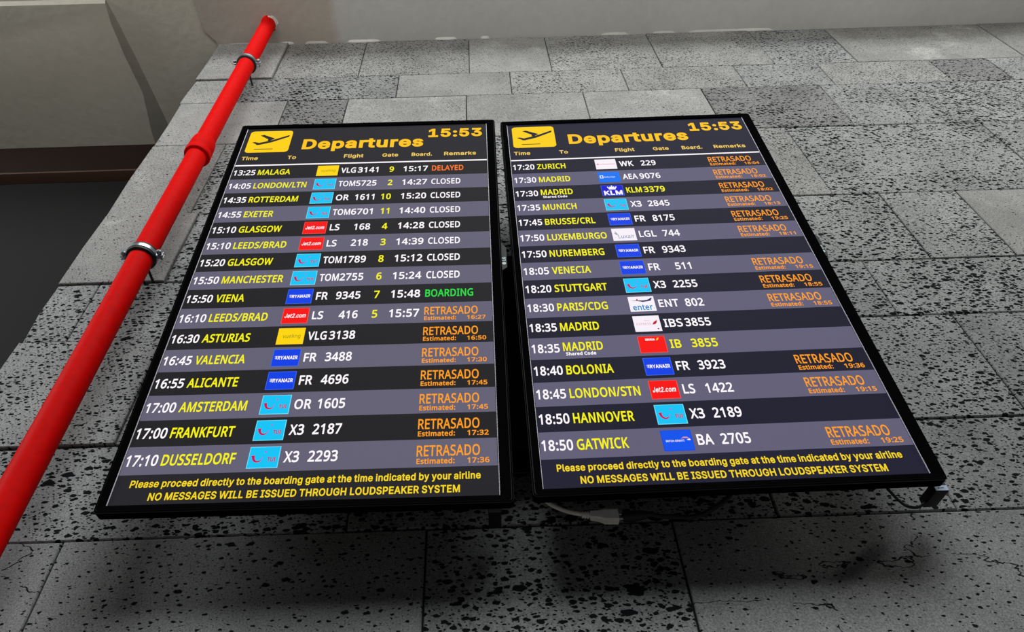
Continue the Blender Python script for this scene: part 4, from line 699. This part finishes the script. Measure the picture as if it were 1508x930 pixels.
class Flat:
    """flat print; x right, z up, lying a little in front of the panel"""
    def __init__(s, y): s.v, s.f, s.m, s.mats, s.y = [], [], [], [], y

    def mi(s, key):
        mat = PAL[key] if isinstance(key, str) else key
        if mat not in s.mats: s.mats.append(mat)
        return s.mats.index(mat)

    def poly(s, pts, key, dy=0.0):
        a = sum(pts[i][0] * pts[(i + 1) % len(pts)][1] - pts[(i + 1) % len(pts)][0] * pts[i][1] for i in range(len(pts)))
        if a < 0: pts = pts[::-1]
        n = len(s.v); s.v += [(x, s.y - dy, z) for x, z in pts]; s.f.append(tuple(range(n, n + len(pts)))); s.m.append(s.mi(key))

    def rect(s, x0, x1, z0, z1, key, dy=0.0): s.poly([(x0, z0), (x1, z0), (x1, z1), (x0, z1)], key, dy)

    def disc(s, x, z, r, key, dy=0.0, n=14): s.poly([(x + r * math.cos(2 * math.pi * k / n), z + r * math.sin(2 * math.pi * k / n)) for k in range(n)], key, dy)

    def text(s, body, x0, zc, cap, key, width=None, k=None, right=None, off=.018, dy=0.0, slant=0.0, font=0):
        vs, fs, a, b = glyphs(body, off, font)
        sc = cap / CAPS[font]; sx = sc * (k if k else 1)
        if width: sx = width / (b - a)
        if right is not None: x0 = right - (b - a) * sx
        n = len(s.v); m = s.mi(key)
        s.v += [(x0 + (x - a) * sx + slant * z * sc, s.y - dy, zc - cap / 2 + z * sc) for x, z in vs]
        for f in fs: s.f.append(tuple(n + i for i in f)); s.m.append(m)

    def build(s, name, parent):
        me = bpy.data.meshes.new(name); me.from_pydata(s.v, [], s.f)
        for m in s.mats: me.materials.append(m)
        for p, mi in zip(me.polygons, s.m): p.material_index = mi
        o = bpy.data.objects.new(name, me); COL.objects.link(o); o.parent = parent
        return o


def X(u): return (u - .5) * DW
def Zv(v): return (1 - v) * DH


def airline_logo(kind, zc, parent):
    x0, x1 = X(.3325), X(.4155); h = .0232; z0, z1 = zc - h, zc + h; xm = (x0 + x1) / 2; w = x1 - x0
    F_ = Flat(-.0009); d1, d2 = .0003, .0006
    def bg(c, edge=None):
        if edge:
            F_.rect(x0, x1, z0, z1, edge); F_.rect(x0 + .0013, x1 - .0013, z0 + .0013, z1 - .0013, c, .0002)
        else: F_.rect(x0, x1, z0, z1, c)
    if kind == 'V':
        bg('logo_yellow'); F_.text('vueling', x0 + w * .2, zc, .0105, 'olive', width=w * .66, off=.0, dy=d1)
    elif kind == 'T':
        bg('cyan', 'cyan_edge')
        cx, cz, rx, rz = x0 + w * .31, zc + .003, .0088, .0125; n = 16; out, inn = [], []
        for k in range(n + 1):
            a = math.radians(182 + 168 * k / n); th = .0044 * (1 - k / n) ** .8 + .0010
            out.append((cx + (rx + th / 2) * math.cos(a), cz + (rz + th / 2) * math.sin(a))); inn.append((cx + (rx - th / 2) * math.cos(a), cz + (rz - th / 2) * math.sin(a)))
        for k in range(n): F_.poly([out[k], out[k + 1], inn[k + 1], inn[k]], 'crimson' if k < 12 else 'violet', d1)
        F_.poly([(cx - .0130, cz + .0005), (cx - .0055, cz + .0015), (cx - .0065, cz - .0030), (cx - .0105, cz - .0035)], 'crimson', d2)
        F_.disc(cx + .0125, cz + .0085, .0021, 'violet', d1)
        F_.text('TUI', x0 + w * .62, zc - .005, .0080, 'crimson', width=w * .27, off=.03, dy=d1)
    elif kind == 'J':
        bg('red', 'red_edge'); F_.text('Jet2.com', x0 + w * .09, zc, .0115, 'white', width=w * .80, off=.02, dy=d1, slant=.10, font=1)
    elif kind == 'R':
        bg('blue', 'blue_edge'); F_.text('RYANAIR', x0 + w * .20, zc, .0085, 'white', width=w * .72, off=.030, dy=d1, font=1)
        for q in range(3): F_.rect(x0 + w * .09 + q * .0004, x0 + w * .17 - q * .0007, zc + .0034 - q * .003, zc + .0044 - q * .003, 'white', d1)
        F_.rect(x0 + w * .15, x0 + w * .175, zc - .004, zc + .0046, 'white', d2)
    elif kind == 'W':
        bg('paper'); F_.disc(x0 + w * .12, zc, .0036, 'pink', d1); F_.text('edelweiss', x0 + w * .22, zc, .0045, 'pink', width=w * .70, off=.02, dy=d1)
    elif kind == 'A':
        bg('sky_blue', 'sky_blue'); F_.text('AirEuropa', x0 + w * .26, zc, .005, 'white', width=w * .52, off=.01, dy=d1); 
        F_.text('æ', x0 + w * .07, zc + .0012, .0115, 'white', width=w * .16, off=.02, dy=d1)
    elif kind == 'K':
        bg('royal_blue', 'blue_edge'); F_.text('KLM', x0 + w * .09, zc - .0105, .0165, 'white', width=w * .84, off=.036, dy=d1, font=1)
        F_.rect(xm - .0085, xm + .0085, zc + .0035, zc + .0055, 'white', d1)
        F_.poly([(xm - .0085, zc + .006), (xm - .0125, zc + .0135), (xm - .006, zc + .0125), (xm, zc + .016), (xm + .006, zc + .0125), (xm + .0125, zc + .0135), (xm + .0085, zc + .006)], 'white', d1)
        for q in (-.0105, -.0045, 0, .0045, .0105): F_.disc(xm + q, zc + .0145 + (.003 if q == 0 else 0), .0019, 'white', d2, 8)
        F_.rect(xm - .0006, xm + .0006, zc + .0175, zc + .0215, 'white', d1); F_.rect(xm - .0018, xm + .0018, zc + .0192, zc + .0203, 'white', d1)
    elif kind == 'L':
        bg('paper'); F_.text('Luxair', x0 + w * .24, zc - .0075, .0135, 'steel_blue', width=w * .68, off=.0, dy=d1)
        F_.poly([(x0 + w * .08, zc + .006), (x0 + w * .2, zc + .004), (x0 + w * .26, zc - .004), (x0 + w * .14, zc + .001)], 'grey', d1)
        F_.poly([(x0 + w * .12, zc + .013), (x0 + w * .2, zc + .006), (x0 + w * .24, zc + .002), (x0 + w * .14, zc + .007)], 'steel_blue', d2)
    elif kind == 'E':
        bg('paper'); F_.text('enter', x0 + w * .12, zc - .0105, .0165, 'teal', width=w * .76, off=.02, dy=d1); F_.text('air', x0 + w * .90, zc - .014, .003, 'grey', width=w * .07, off=0, dy=d1)
        F_.poly([(x0 + w * .08, zc + .0105), (x0 + w * .35, zc + .009), (x0 + w * .55, zc + .0055), (x0 + w * .88, zc + .009), (x0 + w * .8, zc + .0125), (x0 + w * .6, zc + .0105), (x0 + w * .35, zc + .0108)], 'navy', d1)
        F_.poly([(x0 + w * .72, zc + .011), (x0 + w * .90, zc + .018), (x0 + w * .93, zc + .0165), (x0 + w * .86, zc + .009)], 'navy', d2)
        F_.poly([(x0 + w * .30, zc + .011), (x0 + w * .33, zc + .016), (x0 + w * .36, zc + .016), (x0 + w * .37, zc + .0105)], 'brick', d2)
    elif kind == 'X':
        bg('paper'); F_.text('EXPRESS', x0 + w * .10, zc - .001, .0065, 'pink', width=w * .54, off=0, dy=d1); F_.text('IBERIA', x0 + w * .42, zc + .0085, .003, 'pink', width=w * .2, off=0, dy=d1)
        F_.poly([(x0 + w * .68, zc - .0035), (x0 + w * .76, zc + .004), (x0 + w * .90, zc + .010), (x0 + w * .86, zc + .001), (x0 + w * .78, zc - .0035)], 'brick', d1)
        F_.disc(x0 + w * .87, zc - .0165, .0018, 'navy', d1)
    elif kind == 'I':
        bg('red', 'red_edge'); F_.text('IBERIA', x0 + w * .27, zc + .0135, .0052, 'white', width=w * .36, off=.03, dy=d1)
        F_.poly([(x0 + w * .66, zc + .010), (x0 + w * .70, zc + .0165), (x0 + w * .78, zc + .019), (x0 + w * .75, zc + .0125)], 'gold', d1)
    elif kind == 'B':
        bg('ba_blue', 'blue'); F_.text('BRITISH AIRWAYS', x0 + w * .12, zc - .001, .0042, 'white', width=w * .60, off=.01, dy=d1)
        F_.poly([(x0 + w * .62, zc + .003), (x0 + w * .72, zc + .0075), (x0 + w * .84, zc + .007), (x0 + w * .93, zc + .001), (x0 + w * .82, zc + .004), (x0 + w * .72, zc + .0045)], 'pink', d1)
        F_.poly([(x0 + w * .80, zc + .0005), (x0 + w * .90, zc + .0025), (x0 + w * .94, zc - .0005), (x0 + w * .86, zc - .001)], 'white', d2)
    return F_.build('airline_logo', parent)


K_ROW = None


def flight_row(i, side, data, display):
    time, dest, logo, code, num, gate, board, remark, est, hl, shared = data
    v0 = .1525 + .0498 * i; v1 = v0 + .0498
    r = Flat(-.0003)
    r.rect(X(.0015), X(.9985), Zv(v1), Zv(v0), DARK[side] if i % 2 == 0 else LIGHT[side])
    row = r.build('flight_row', display)
    row['label'] = ('dark' if i % 2 == 0 else 'pale grey') + ' row reading %s %s' % (time, dest)
    zc = Zv((v0 + v1) / 2); cap = .0222

    def field(name, *a, **kw):
        t = Flat(-.0006); t.text(*a, **kw); t.build(name, row)
    field('departure_time', time, X(.0060), zc, cap, 'white', width=.0580)
    field('destination', dest, X(.1018), zc + (.003 if shared else 0), cap, 'yellow', k=K_DEST)
    if shared: field('shared_code_note', 'Shared Code', X(.108), zc - .0170, .0078, 'white', width=.062, off=.03)
    fc = 'yellow' if hl else 'white'
    if len(code) == 3 and len(num) == 4:
        field('flight_code', code, X(.4265), zc, cap, fc, width=.0395 if code != 'TOM' else .0435)
        field('flight_number', num, 0, zc, cap, fc, width=.0545 if code != 'TOM' else .0535, right=X(.5725))
    else:
        field('flight_code', code, X(.4275), zc, cap, fc, k=K_NUM)
        field('flight_number', num, 0, zc, cap, fc, k=K_NUM, right=X(.5715))
    if gate: field('gate_number', gate, 0, zc, cap, 'yellow', k=K_NUM, right=X(.6335))
    if board: field('boarding_time', board, X(.6705), zc, cap, 'white', width=.0650)
    if remark == 'RETRASADO':
        field('remark', remark, X(.7825), zc + .0048, .0225, 'orange', width=.1155, off=.012)
        field('estimated_word', 'Estimated:', X(.783), zc - .0175, .0106, 'orange', width=.0690, off=.022)
        field('estimated_time', est, 0, zc - .0175, .0106, 'orange', width=.0400, right=X(.977), off=.02)
    elif remark:
        field('remark', remark, X(.7825), zc, cap, {'DELAYED': 'deep_orange', 'BOARDING': 'green'}.get(remark, 'white'), width={'DELAYED': .0835, 'CLOSED': .0760, 'BOARDING': .1060}[remark], off=.016)
    airline_logo(logo, zc, row)


def nat(s, off=.018):
    g = glyphs(s, off); return (g[3] - g[2]) / CAPS[0]
K_DEST = (.1335 / nat('DUSSELDORF')) / .0222
K_NUM = (.0540 / nat('2293')) / .0222

RS = 'RETRASADO'
LEFT = [('13:25', 'MALAGA', 'V', 'VLG', '3141', '9', '15:17', 'DELAYED', '', 0, 0),
        ('14:05', 'LONDON/LTN', 'T', 'TOM', '5725', '2', '14:27', 'CLOSED', '', 0, 0),
        ('14:35', 'ROTTERDAM', 'T', 'OR', '1611', '10', '15:20', 'CLOSED', '', 0, 0),
        ('14:55', 'EXETER', 'T', 'TOM', '6701', '11', '14:40', 'CLOSED', '', 0, 0),
        ('15:10', 'GLASGOW', 'J', 'LS', '168', '4', '14:28', 'CLOSED', '', 0, 0),
        ('15:10', 'LEEDS/BRAD', 'J', 'LS', '218', '3', '14:39', 'CLOSED', '', 0, 0),
        ('15:20', 'GLASGOW', 'T', 'TOM', '1789', '8', '15:12', 'CLOSED', '', 0, 0),
        ('15:50', 'MANCHESTER', 'T', 'TOM', '2755', '6', '15:24', 'CLOSED', '', 0, 0),
        ('15:50', 'VIENA', 'R', 'FR', '9345', '7', '15:48', 'BOARDING', '', 0, 0),
        ('16:10', 'LEEDS/BRAD', 'J', 'LS', '416', '5', '15:57', RS, '16:27', 0, 0),
        ('16:30', 'ASTURIAS', 'V', 'VLG', '3138', '', '', RS, '16:50', 0, 0),
        ('16:45', 'VALENCIA', 'R', 'FR', '3488', '', '', RS, '17:30', 0, 0),
        ('16:55', 'ALICANTE', 'R', 'FR', '4696', '', '', RS, '17:45', 0, 0),
        ('17:00', 'AMSTERDAM', 'T', 'OR', '1605', '', '', RS, '17:45', 0, 0),
        ('17:00', 'FRANKFURT', 'T', 'X3', '2187', '', '', RS, '17:32', 0, 0),
        ('17:10', 'DUSSELDORF', 'T', 'X3', '2293', '', '', RS, '17:36', 0, 0)]
RIGHT = [('17:20', 'ZURICH', 'W', 'WK', '229', '', '', RS, '18:04', 0, 0),
         ('17:30', 'MADRID', 'A', 'AEA', '9076', '', '', RS, '18:02', 0, 0),
         ('17:30', 'MADRID', 'K', 'KLM', '3379', '', '', RS, '18:02', 1, 1),
         ('17:35', 'MUNICH', 'T', 'X3', '2845', '', '', RS, '18:13', 0, 0),
         ('17:45', 'BRUSSE/CRL', 'R', 'FR', '8175', '', '', RS, '19:25', 0, 0),
         ('17:50', 'LUXEMBURGO', 'L', 'LGL', '744', '', '', RS, '18:11', 0, 0),
         ('17:50', 'NUREMBERG', 'R', 'FR', '9343', '', '', '', '', 0, 0),
         ('18:05', 'VENECIA', 'R', 'FR', '511', '', '', RS, '19:15', 0, 0),
         ('18:20', 'STUTTGART', 'T', 'X3', '2255', '', '', RS, '18:55', 0, 0),
         ('18:30', 'PARIS/CDG', 'E', 'ENT', '802', '', '', RS, '18:55', 0, 0),
         ('18:35', 'MADRID', 'X', 'IBS', '3855', '', '', '', '', 0, 0),
         ('18:35', 'MADRID', 'I', 'IB', '3855', '', '', '', '', 1, 1),
         ('18:40', 'BOLONIA', 'R', 'FR', '3923', '', '', RS, '19:36', 0, 0),
         ('18:45', 'LONDON/STN', 'J', 'LS', '1422', '', '', RS, '19:15', 0, 0),
         ('18:50', 'HANNOVER', 'T', 'X3', '2189', '', '', '', '', 0, 0),
         ('18:50', 'GATWICK', 'B', 'BA', '2705', '', '', RS, '19:25', 0, 0)]


def frame_bm(x0, x1, z0, z1, ix0, ix1, iz0, iz1, yf, yi, yb, rad=.008):
    """picture-frame bezel with rounded outer corners: front at yf, inner lip going back to yi, outer side to yb"""
    bm = bmesh.new(); n = 5
    def loop(a, b, c, d, r, y):
        out = []
        for cx, cz, s in ((b - r, d - r, 0), (a + r, d - r, 90), (a + r, c + r, 180), (b - r, c + r, 270)):
            for k in range(n):
                an = math.radians(s + 90 * k / (n - 1)); out.append(bm.verts.new((cx + r * math.cos(an), y, cz + r * math.sin(an))))
        return out
    L = [loop(ix0, ix1, iz0, iz1, .0006, yi), loop(ix0, ix1, iz0, iz1, .0006, yf + .0006), loop(ix0 - .0008, ix1 + .0008, iz0 - .0008, iz1 + .0008, .001, yf),
         loop(x0 + .0042, x1 - .0042, z0 + .0042, z1 - .0042, rad * .7, yf), loop(x0 + .0030, x1 - .0030, z0 + .0030, z1 - .0030, rad * .75, yf + .0016), loop(x0 + .0022, x1 - .0022, z0 + .0022, z1 - .0022, rad * .8, yf + .0006),
         loop(x0 + .0008, x1 - .0008, z0 + .0008, z1 - .0008, rad * .9, yf + .0010), loop(x0, x1, z0, z1, rad, yf + .0028), loop(x0, x1, z0, z1, rad, yb), loop(x0 + .006, x1 - .006, z0 + .006, z1 - .006, rad * .6, yb + .003)]
    for a, b in zip(L, L[1:]):
        i = L.index(a)
        for k in range(len(a)): bm.faces.new((a[k], a[(k + 1) % len(a)], b[(k + 1) % len(a)], b[k])).material_index = 1 if i in (3, 6) else 0
    bm.faces.new(L[-1])
    return bm


def display(side, origin, ex, ez, data, label):
    ex, ez = Vector(ex), Vector(ez); ey = ez.cross(ex)
    t = bpy.data.objects.new('departures_display', None); COL.objects.link(t); t.empty_display_size = .05
    t.matrix_world = Matrix(((ex.x, ey.x, ez.x, origin[0]), (ex.y, ey.y, ez.y, origin[1]), (ex.z, ey.z, ez.z, origin[2] + ZO), (0, 0, 0, 1)))
    tag(t, label, 'screen', 'two upright departure screens side by side')
    from_bm('bezel', frame_bm(-.3595, .3655, -.0155, 1.2275, -.3417, .3417, -.0014, 1.2110, -.0045, .0015, .018), [M_BEZEL, M_RIDGE], t)
    hs = from_bm('rear_housing', (lambda bm: (add_box(bm, -.345, .350, .019, .030, .004, 1.21, .004), add_box(bm, -.30, .30, .028, .058, .12, 1.10, .010), bm)[2])(bmesh.new()), M_HOUSE, t)
    # inner lip of the bezel, screen light on it painted pale
    bm = bmesh.new(); w = .0013
    add_box(bm, -.3417, -.3417 + w, -.0012, .001, -.0014, 1.2110); add_box(bm, .3417 - w, .3417, -.0012, .001, -.0014, 1.2110)
    add_box(bm, -.3417 + w, .3417 - w, -.0012, .001, -.0014, -.0014 + w)
    from_bm('lit_lip', bm, M_LITLIP, t)
    panel = box('screen_panel', (-.3404, .3404, 0, .010, -.0001, 1.2110), HEAD[side], t)
    # header
    h = Flat(-.0003); h.rect(X(.0015), X(.9985), Zv(.1475), Zv(.0005), HEAD[side]); head = h.build('header_band', t)

    def word(name, parent, *a, **kw):
        f = Flat(-.0006); f.text(*a, **kw); f.build(name, parent)
    word('title_word', head, 'Departures', X(.2465), Zv(.0690), .0440, 'amber', width=X(.741) - X(.2465), off=.034, font=1)
    word('clock_time', head, '15:53', X(.7600), Zv(.0345), .0380, 'amber', width=X(.982) - X(.7600), off=.034, font=1)
    for s, u, wd in (('Time', .0165, .0445), ('To', .2000, .0235), ('Flight', .4265, .0530), ('Gate', .5805, .0430), ('Board.', .6975, .0560), ('Remarks', .8280, .0870)):
        word('column_title', head, s, X(u), Zv(.1215), .0150, 'amber_soft', width=wd, off=.022, font=1)
    p = Flat(-.0006)
    x0, x1, z0, z1, r = X(.0175), X(.1935), Zv(.0985), Zv(.0095), .011; pts = []
    for cx, cz, s in ((x1 - r, z1 - r, 0), (x0 + r, z1 - r, 90), (x0 + r, z0 + r, 180), (x1 - r, z0 + r, 270)):
        for k in range(6):
            an = math.radians(s + 18 * k); pts.append((cx + r * math.cos(an), cz + r * math.sin(an)))
    p.poly(pts, M_SIGN)
    w_, h_ = x1 - x0, z1 - z0
    A = lambda a, b: (x0 + a * w_, z0 + b * h_)
    dk = HEAD[side]
    # take-off aeroplane: fuselage, nose, wing, tail and runway line
    p.poly([A(.20, .37), A(.28, .45), A(.54, .55), A(.92, .78), A(.945, .76), A(.93, .70), A(.55, .45), A(.28, .345), A(.245, .345)][::1], dk, .0003)
    p.poly([A(.10, .47), A(.17, .49), A(.29, .43), A(.25, .35)], dk, .0004)
    p.poly([A(.245, .79), A(.33, .82), A(.62, .63), A(.50, .52), A(.45, .53), A(.46, .60)], dk, .0005)
    p.rect(*[A(.20, 0)[0], A(.63, 0)[0], A(0, .135)[1], A(0, .165)[1]], dk, .0003)
    tag(p.build('takeoff_pictogram', head), 'yellow rounded sign with a plane taking off')
    l = Flat(-.0006); l.rect(X(.0015), X(.9985), Zv(.1522), Zv(.1475), 'white'); l.build('divider_line', head)
    for i, d in enumerate(data): flight_row(i, side, d, t)
    b = Flat(-.0003); b.rect(X(.0015), X(.9985), Zv(.9992), Zv(.9495), HEAD[side]); foot = b.build('footer_band', t)
    word('footer_line', foot, 'Please proceed directly to the boarding gate at the time indicated by your airline', X(.040), Zv(.9650), .0138, 'foot_yellow', width=X(.953) - X(.040), off=.022, font=1)
    word('footer_line', foot, 'NO MESSAGES WILL BE ISSUED THROUGH LOUDSPEAKER SYSTEM', X(.098), Zv(.9868), .0140, 'foot_yellow', width=X(.899) - X(.098), off=.022, font=1)
    # small bulge with the maker's mark half way down the right edge
    bm = bmesh.new()
    za, zb, zc_, zd = .585, .600, .668, .700
    prof = [(.360, za), (.3775, zb), (.3775, zc_), (.360, zd)]
    fr = [bm.verts.new((x, .006, z)) for x, z in prof]; bk = [bm.verts.new((x, .032, z)) for x, z in prof]
    bm.faces.new(fr); bm.faces.new(bk[::-1])
    for k in range(4): bm.faces.new((fr[k], fr[(k + 1) % 4], bk[(k + 1) % 4], bk[k]))
    bulge = from_bm('edge_bulge', bm, M_HOUSE, t)
    vs, fs, a, b_ = glyphs('LG', .03); sc = .0075 / CAPS[0]
    V = [(.3745 - z * sc, .0055, .622 + (x - a) * sc) for x, z in vs]; Fc = list(fs)
    n0 = len(V); rr_ = 14
    for k in range(rr_):
        an = 2 * math.pi * k / rr_; V.append((.3707 + .0048 * math.cos(an), .0055, .613 + .0048 * math.sin(an)))
    Fc.append(tuple(range(n0, n0 + rr_)))
    me = bpy.data.meshes.new('maker_mark'); me.from_pydata(V, [], Fc); link('maker_mark', me, M_MARK, bulge)
    # sensor box under the right corner
    if side: sx0, sx1, sy, sz0, sz1 = .3560, .3800, .030, -.0185, .000
    else: sx0, sx1, sy, sz0, sz1 = .3200, .3430, .030, -.0175, .000
    sb = box('sensor_box', (sx0, sx1, sy, sy + .055, sz0, sz1), M_HOUSE, t, bevel=.0012)
    lab = box('box_label', (sx0 + .001, sx1 - .0005, sy - .0006, sy + .0002, sz0 + .0015, sz0 + .0115), M_LABEL if side else M_CLEAR, sb)
    if side:
        q = Flat(sy - .0009); q.rect(sx0 + .006, sx0 + .0095, sz0 + .0055, sz0 + .0085, M_PRINT); q.rect(sx0 + .0105, sx0 + .017, sz0 + .006, sz0 + .0075, M_PRINT); q.build('label_print', sb)
    return t


D0 = display(0, (-.35076, -.13, 0), (.99997882, .00302686, -.00599239), (.0062415, -.09039915, .99588606), LEFT,
             'left departures screen in a black bezel, first flight 13:25 to Malaga')
D1 = display(1, (.40733, -.13, .0092), (.99997451, -.00195417, .00697935), (-.00711278, -.0796132, .99680046), RIGHT,
             'right departures screen in a black bezel, first flight 17:20 to Zurich')

# ------------------------------------------------------------------ wall mounts behind the displays
for (xc, tilt, lab) in ((-.351, .0904, 'black steel wall mount behind the left departures screen'), (.404, .0796, 'black steel wall mount behind the right departures screen')):
    t = empty('wall_mount', (xc, 0, .28)); tag(t, lab, 'bracket')
    for z in (.12, .56):
        box('wall_rail', (-.30, .30, -.022, -.0005, z, z + .055), M_RAIL, t, bevel=.002)
    for x in (-.2, .2):
        bm = bmesh.new(); f = []
        for xx in (x - .015, x + .015):
            pts = []
            for z, front in ((.02, 1), (.74, 1), (.74, 0), (.02, 0)):
                y = (-.13 - tilt * (z + .28) + .0605) if front else (-.13 - tilt * (z + .28) + .085)
                pts.append(bm.verts.new((xx, min(y, -.0235), z)))
            f.append(pts)
        bm.faces.new(f[0]); bm.faces.new(f[1][::-1])
        for k in range(4): bm.faces.new((f[0][k], f[0][(k + 1) % 4], f[1][(k + 1) % 4], f[1][k]))
        from_bm('tilt_arm', bm, M_RAIL, t)
        for z in (.125, .565):
            box('arm_strut', (x - .012, x + .012, -.13 - tilt * (z + .28) + .082, -.018, z + .008, z + .040), M_RAIL, t, bevel=.001)

t = box('gap_dark_box', (-.060, .060, -.078, -.0045, 0, .64), M_BEZEL, None, bevel=.004)  # made-up box, added to blacken the gap between the screens
t.location = (.037, 0, .14 + ZO)
tag(t, 'black box added on the wall to darken the narrow gap between the screens', 'box')

# ------------------------------------------------------------------ cables under the right display


def dpt(x, y, z):   # point in the right display's own frame
    return D1.matrix_world @ Vector((x, y, z)) - Vector((0, 0, ZO))


plug = empty('white_power_plug', dpt(-.24, .055, -.02)); base = Vector(dpt(-.24, .055, -.02))
tag(plug, 'white moulded plug and cable hanging under the right screen', 'plug')
L_ = lambda x, y, z: tuple(Vector(dpt(x, y, z)) - base)
from_bm('cable', tube_bm(smooth_path([L_(-.345, .050, .030), L_(-.333, .050, .006), L_(-.312, .050, -.009), L_(-.290, .050, -.0185), L_(-.268, .050, -.0235)]), .0038, 10), M_WHITEPL, plug)
bm = bmesh.new()
for k in range(4): tube_bm([L_(-.272 + .0045 * k, .050, -.0238 - .0004 * k), L_(-.2695 + .0045 * k, .050, -.024 - .0004 * k)], .0062 + .0004 * k, 12, bm=bm)
tube_bm([L_(-.272, .050, -.0238), L_(-.252, .050, -.026)], .0050, 12, bm=bm)
from_bm('strain_relief', bm, M_WHITEPL, plug)
bm = bmesh.new()
secs = [(-.258, .0075, .0070, -.0262), (-.243, .0085, .0085, -.0275), (-.233, .0095, .0120, -.0290), (-.209, .0095, .0122, -.0300)]
rings = []
for x, hy, hz, zc in secs:
    rings.append([bm.verts.new(L_(x, .050 + a * hy, zc + b * hz)) for a, b in ((-1, -.7), (-1, .7), (-.7, 1), (.7, 1), (1, .7), (1, -.7), (.7, -1), (-.7, -1))])
for a, b in zip(rings, rings[1:]):
    for k in range(8): bm.faces.new((a[k], a[(k + 1) % 8], b[(k + 1) % 8], b[k]))
bm.faces.new(rings[0][::-1]); bm.faces.new(rings[-1])
from_bm('plug_body', bm, M_WHITEPL, plug)
conn = empty('black_power_connector', dpt(-.18, .055, -.03)); base = Vector(dpt(-.18, .055, -.03))
tag(conn, 'black cable connector joined to the white plug under the right screen', 'plug')
bm = bmesh.new()
tube_bm([L_(-.2085, .050, -.0262), L_(-.199, .050, -.0260)], .0030, 10, bm=bm); tube_bm([L_(-.2085, .050, -.0345), L_(-.199, .050, -.0340)], .0030, 10, bm=bm)
from_bm('contact_pin', bm, M_STEEL, conn)
from_bm('connector_body', tube_bm([L_(-.202, .052, -.030), L_(-.198, .052, -.030), L_(-.172, .052, -.029), L_(-.160, .052, -.028), L_(-.150, .052, -.027)], [.007, .0095, .0095, .0075, .005], 12), M_RUBBER, conn)
from_bm('cable', tube_bm(smooth_path([L_(-.152, .052, -.027), L_(-.13, .056, -.030), L_(-.07, .060, -.031), L_(-.03, .055, -.016), L_(0, .050, .004), L_(.01, .045, .03)]), .0045, 10), M_RUBBER, conn)
sc_ = empty('black_sensor_cable', dpt(.34, .06, -.02)); base = Vector(dpt(.34, .06, -.02))
tag(sc_, 'thin black cable curving into the small box at the lower right corner', 'cable')
from_bm('cable_run', tube_bm(smooth_path([L_(.27, .035, .02), L_(.285, .045, -.006), L_(.31, .062, -.024), L_(.335, .070, -.026), L_(.357, .070, -.016)]), .0028, 8), M_RUBBER, sc_)
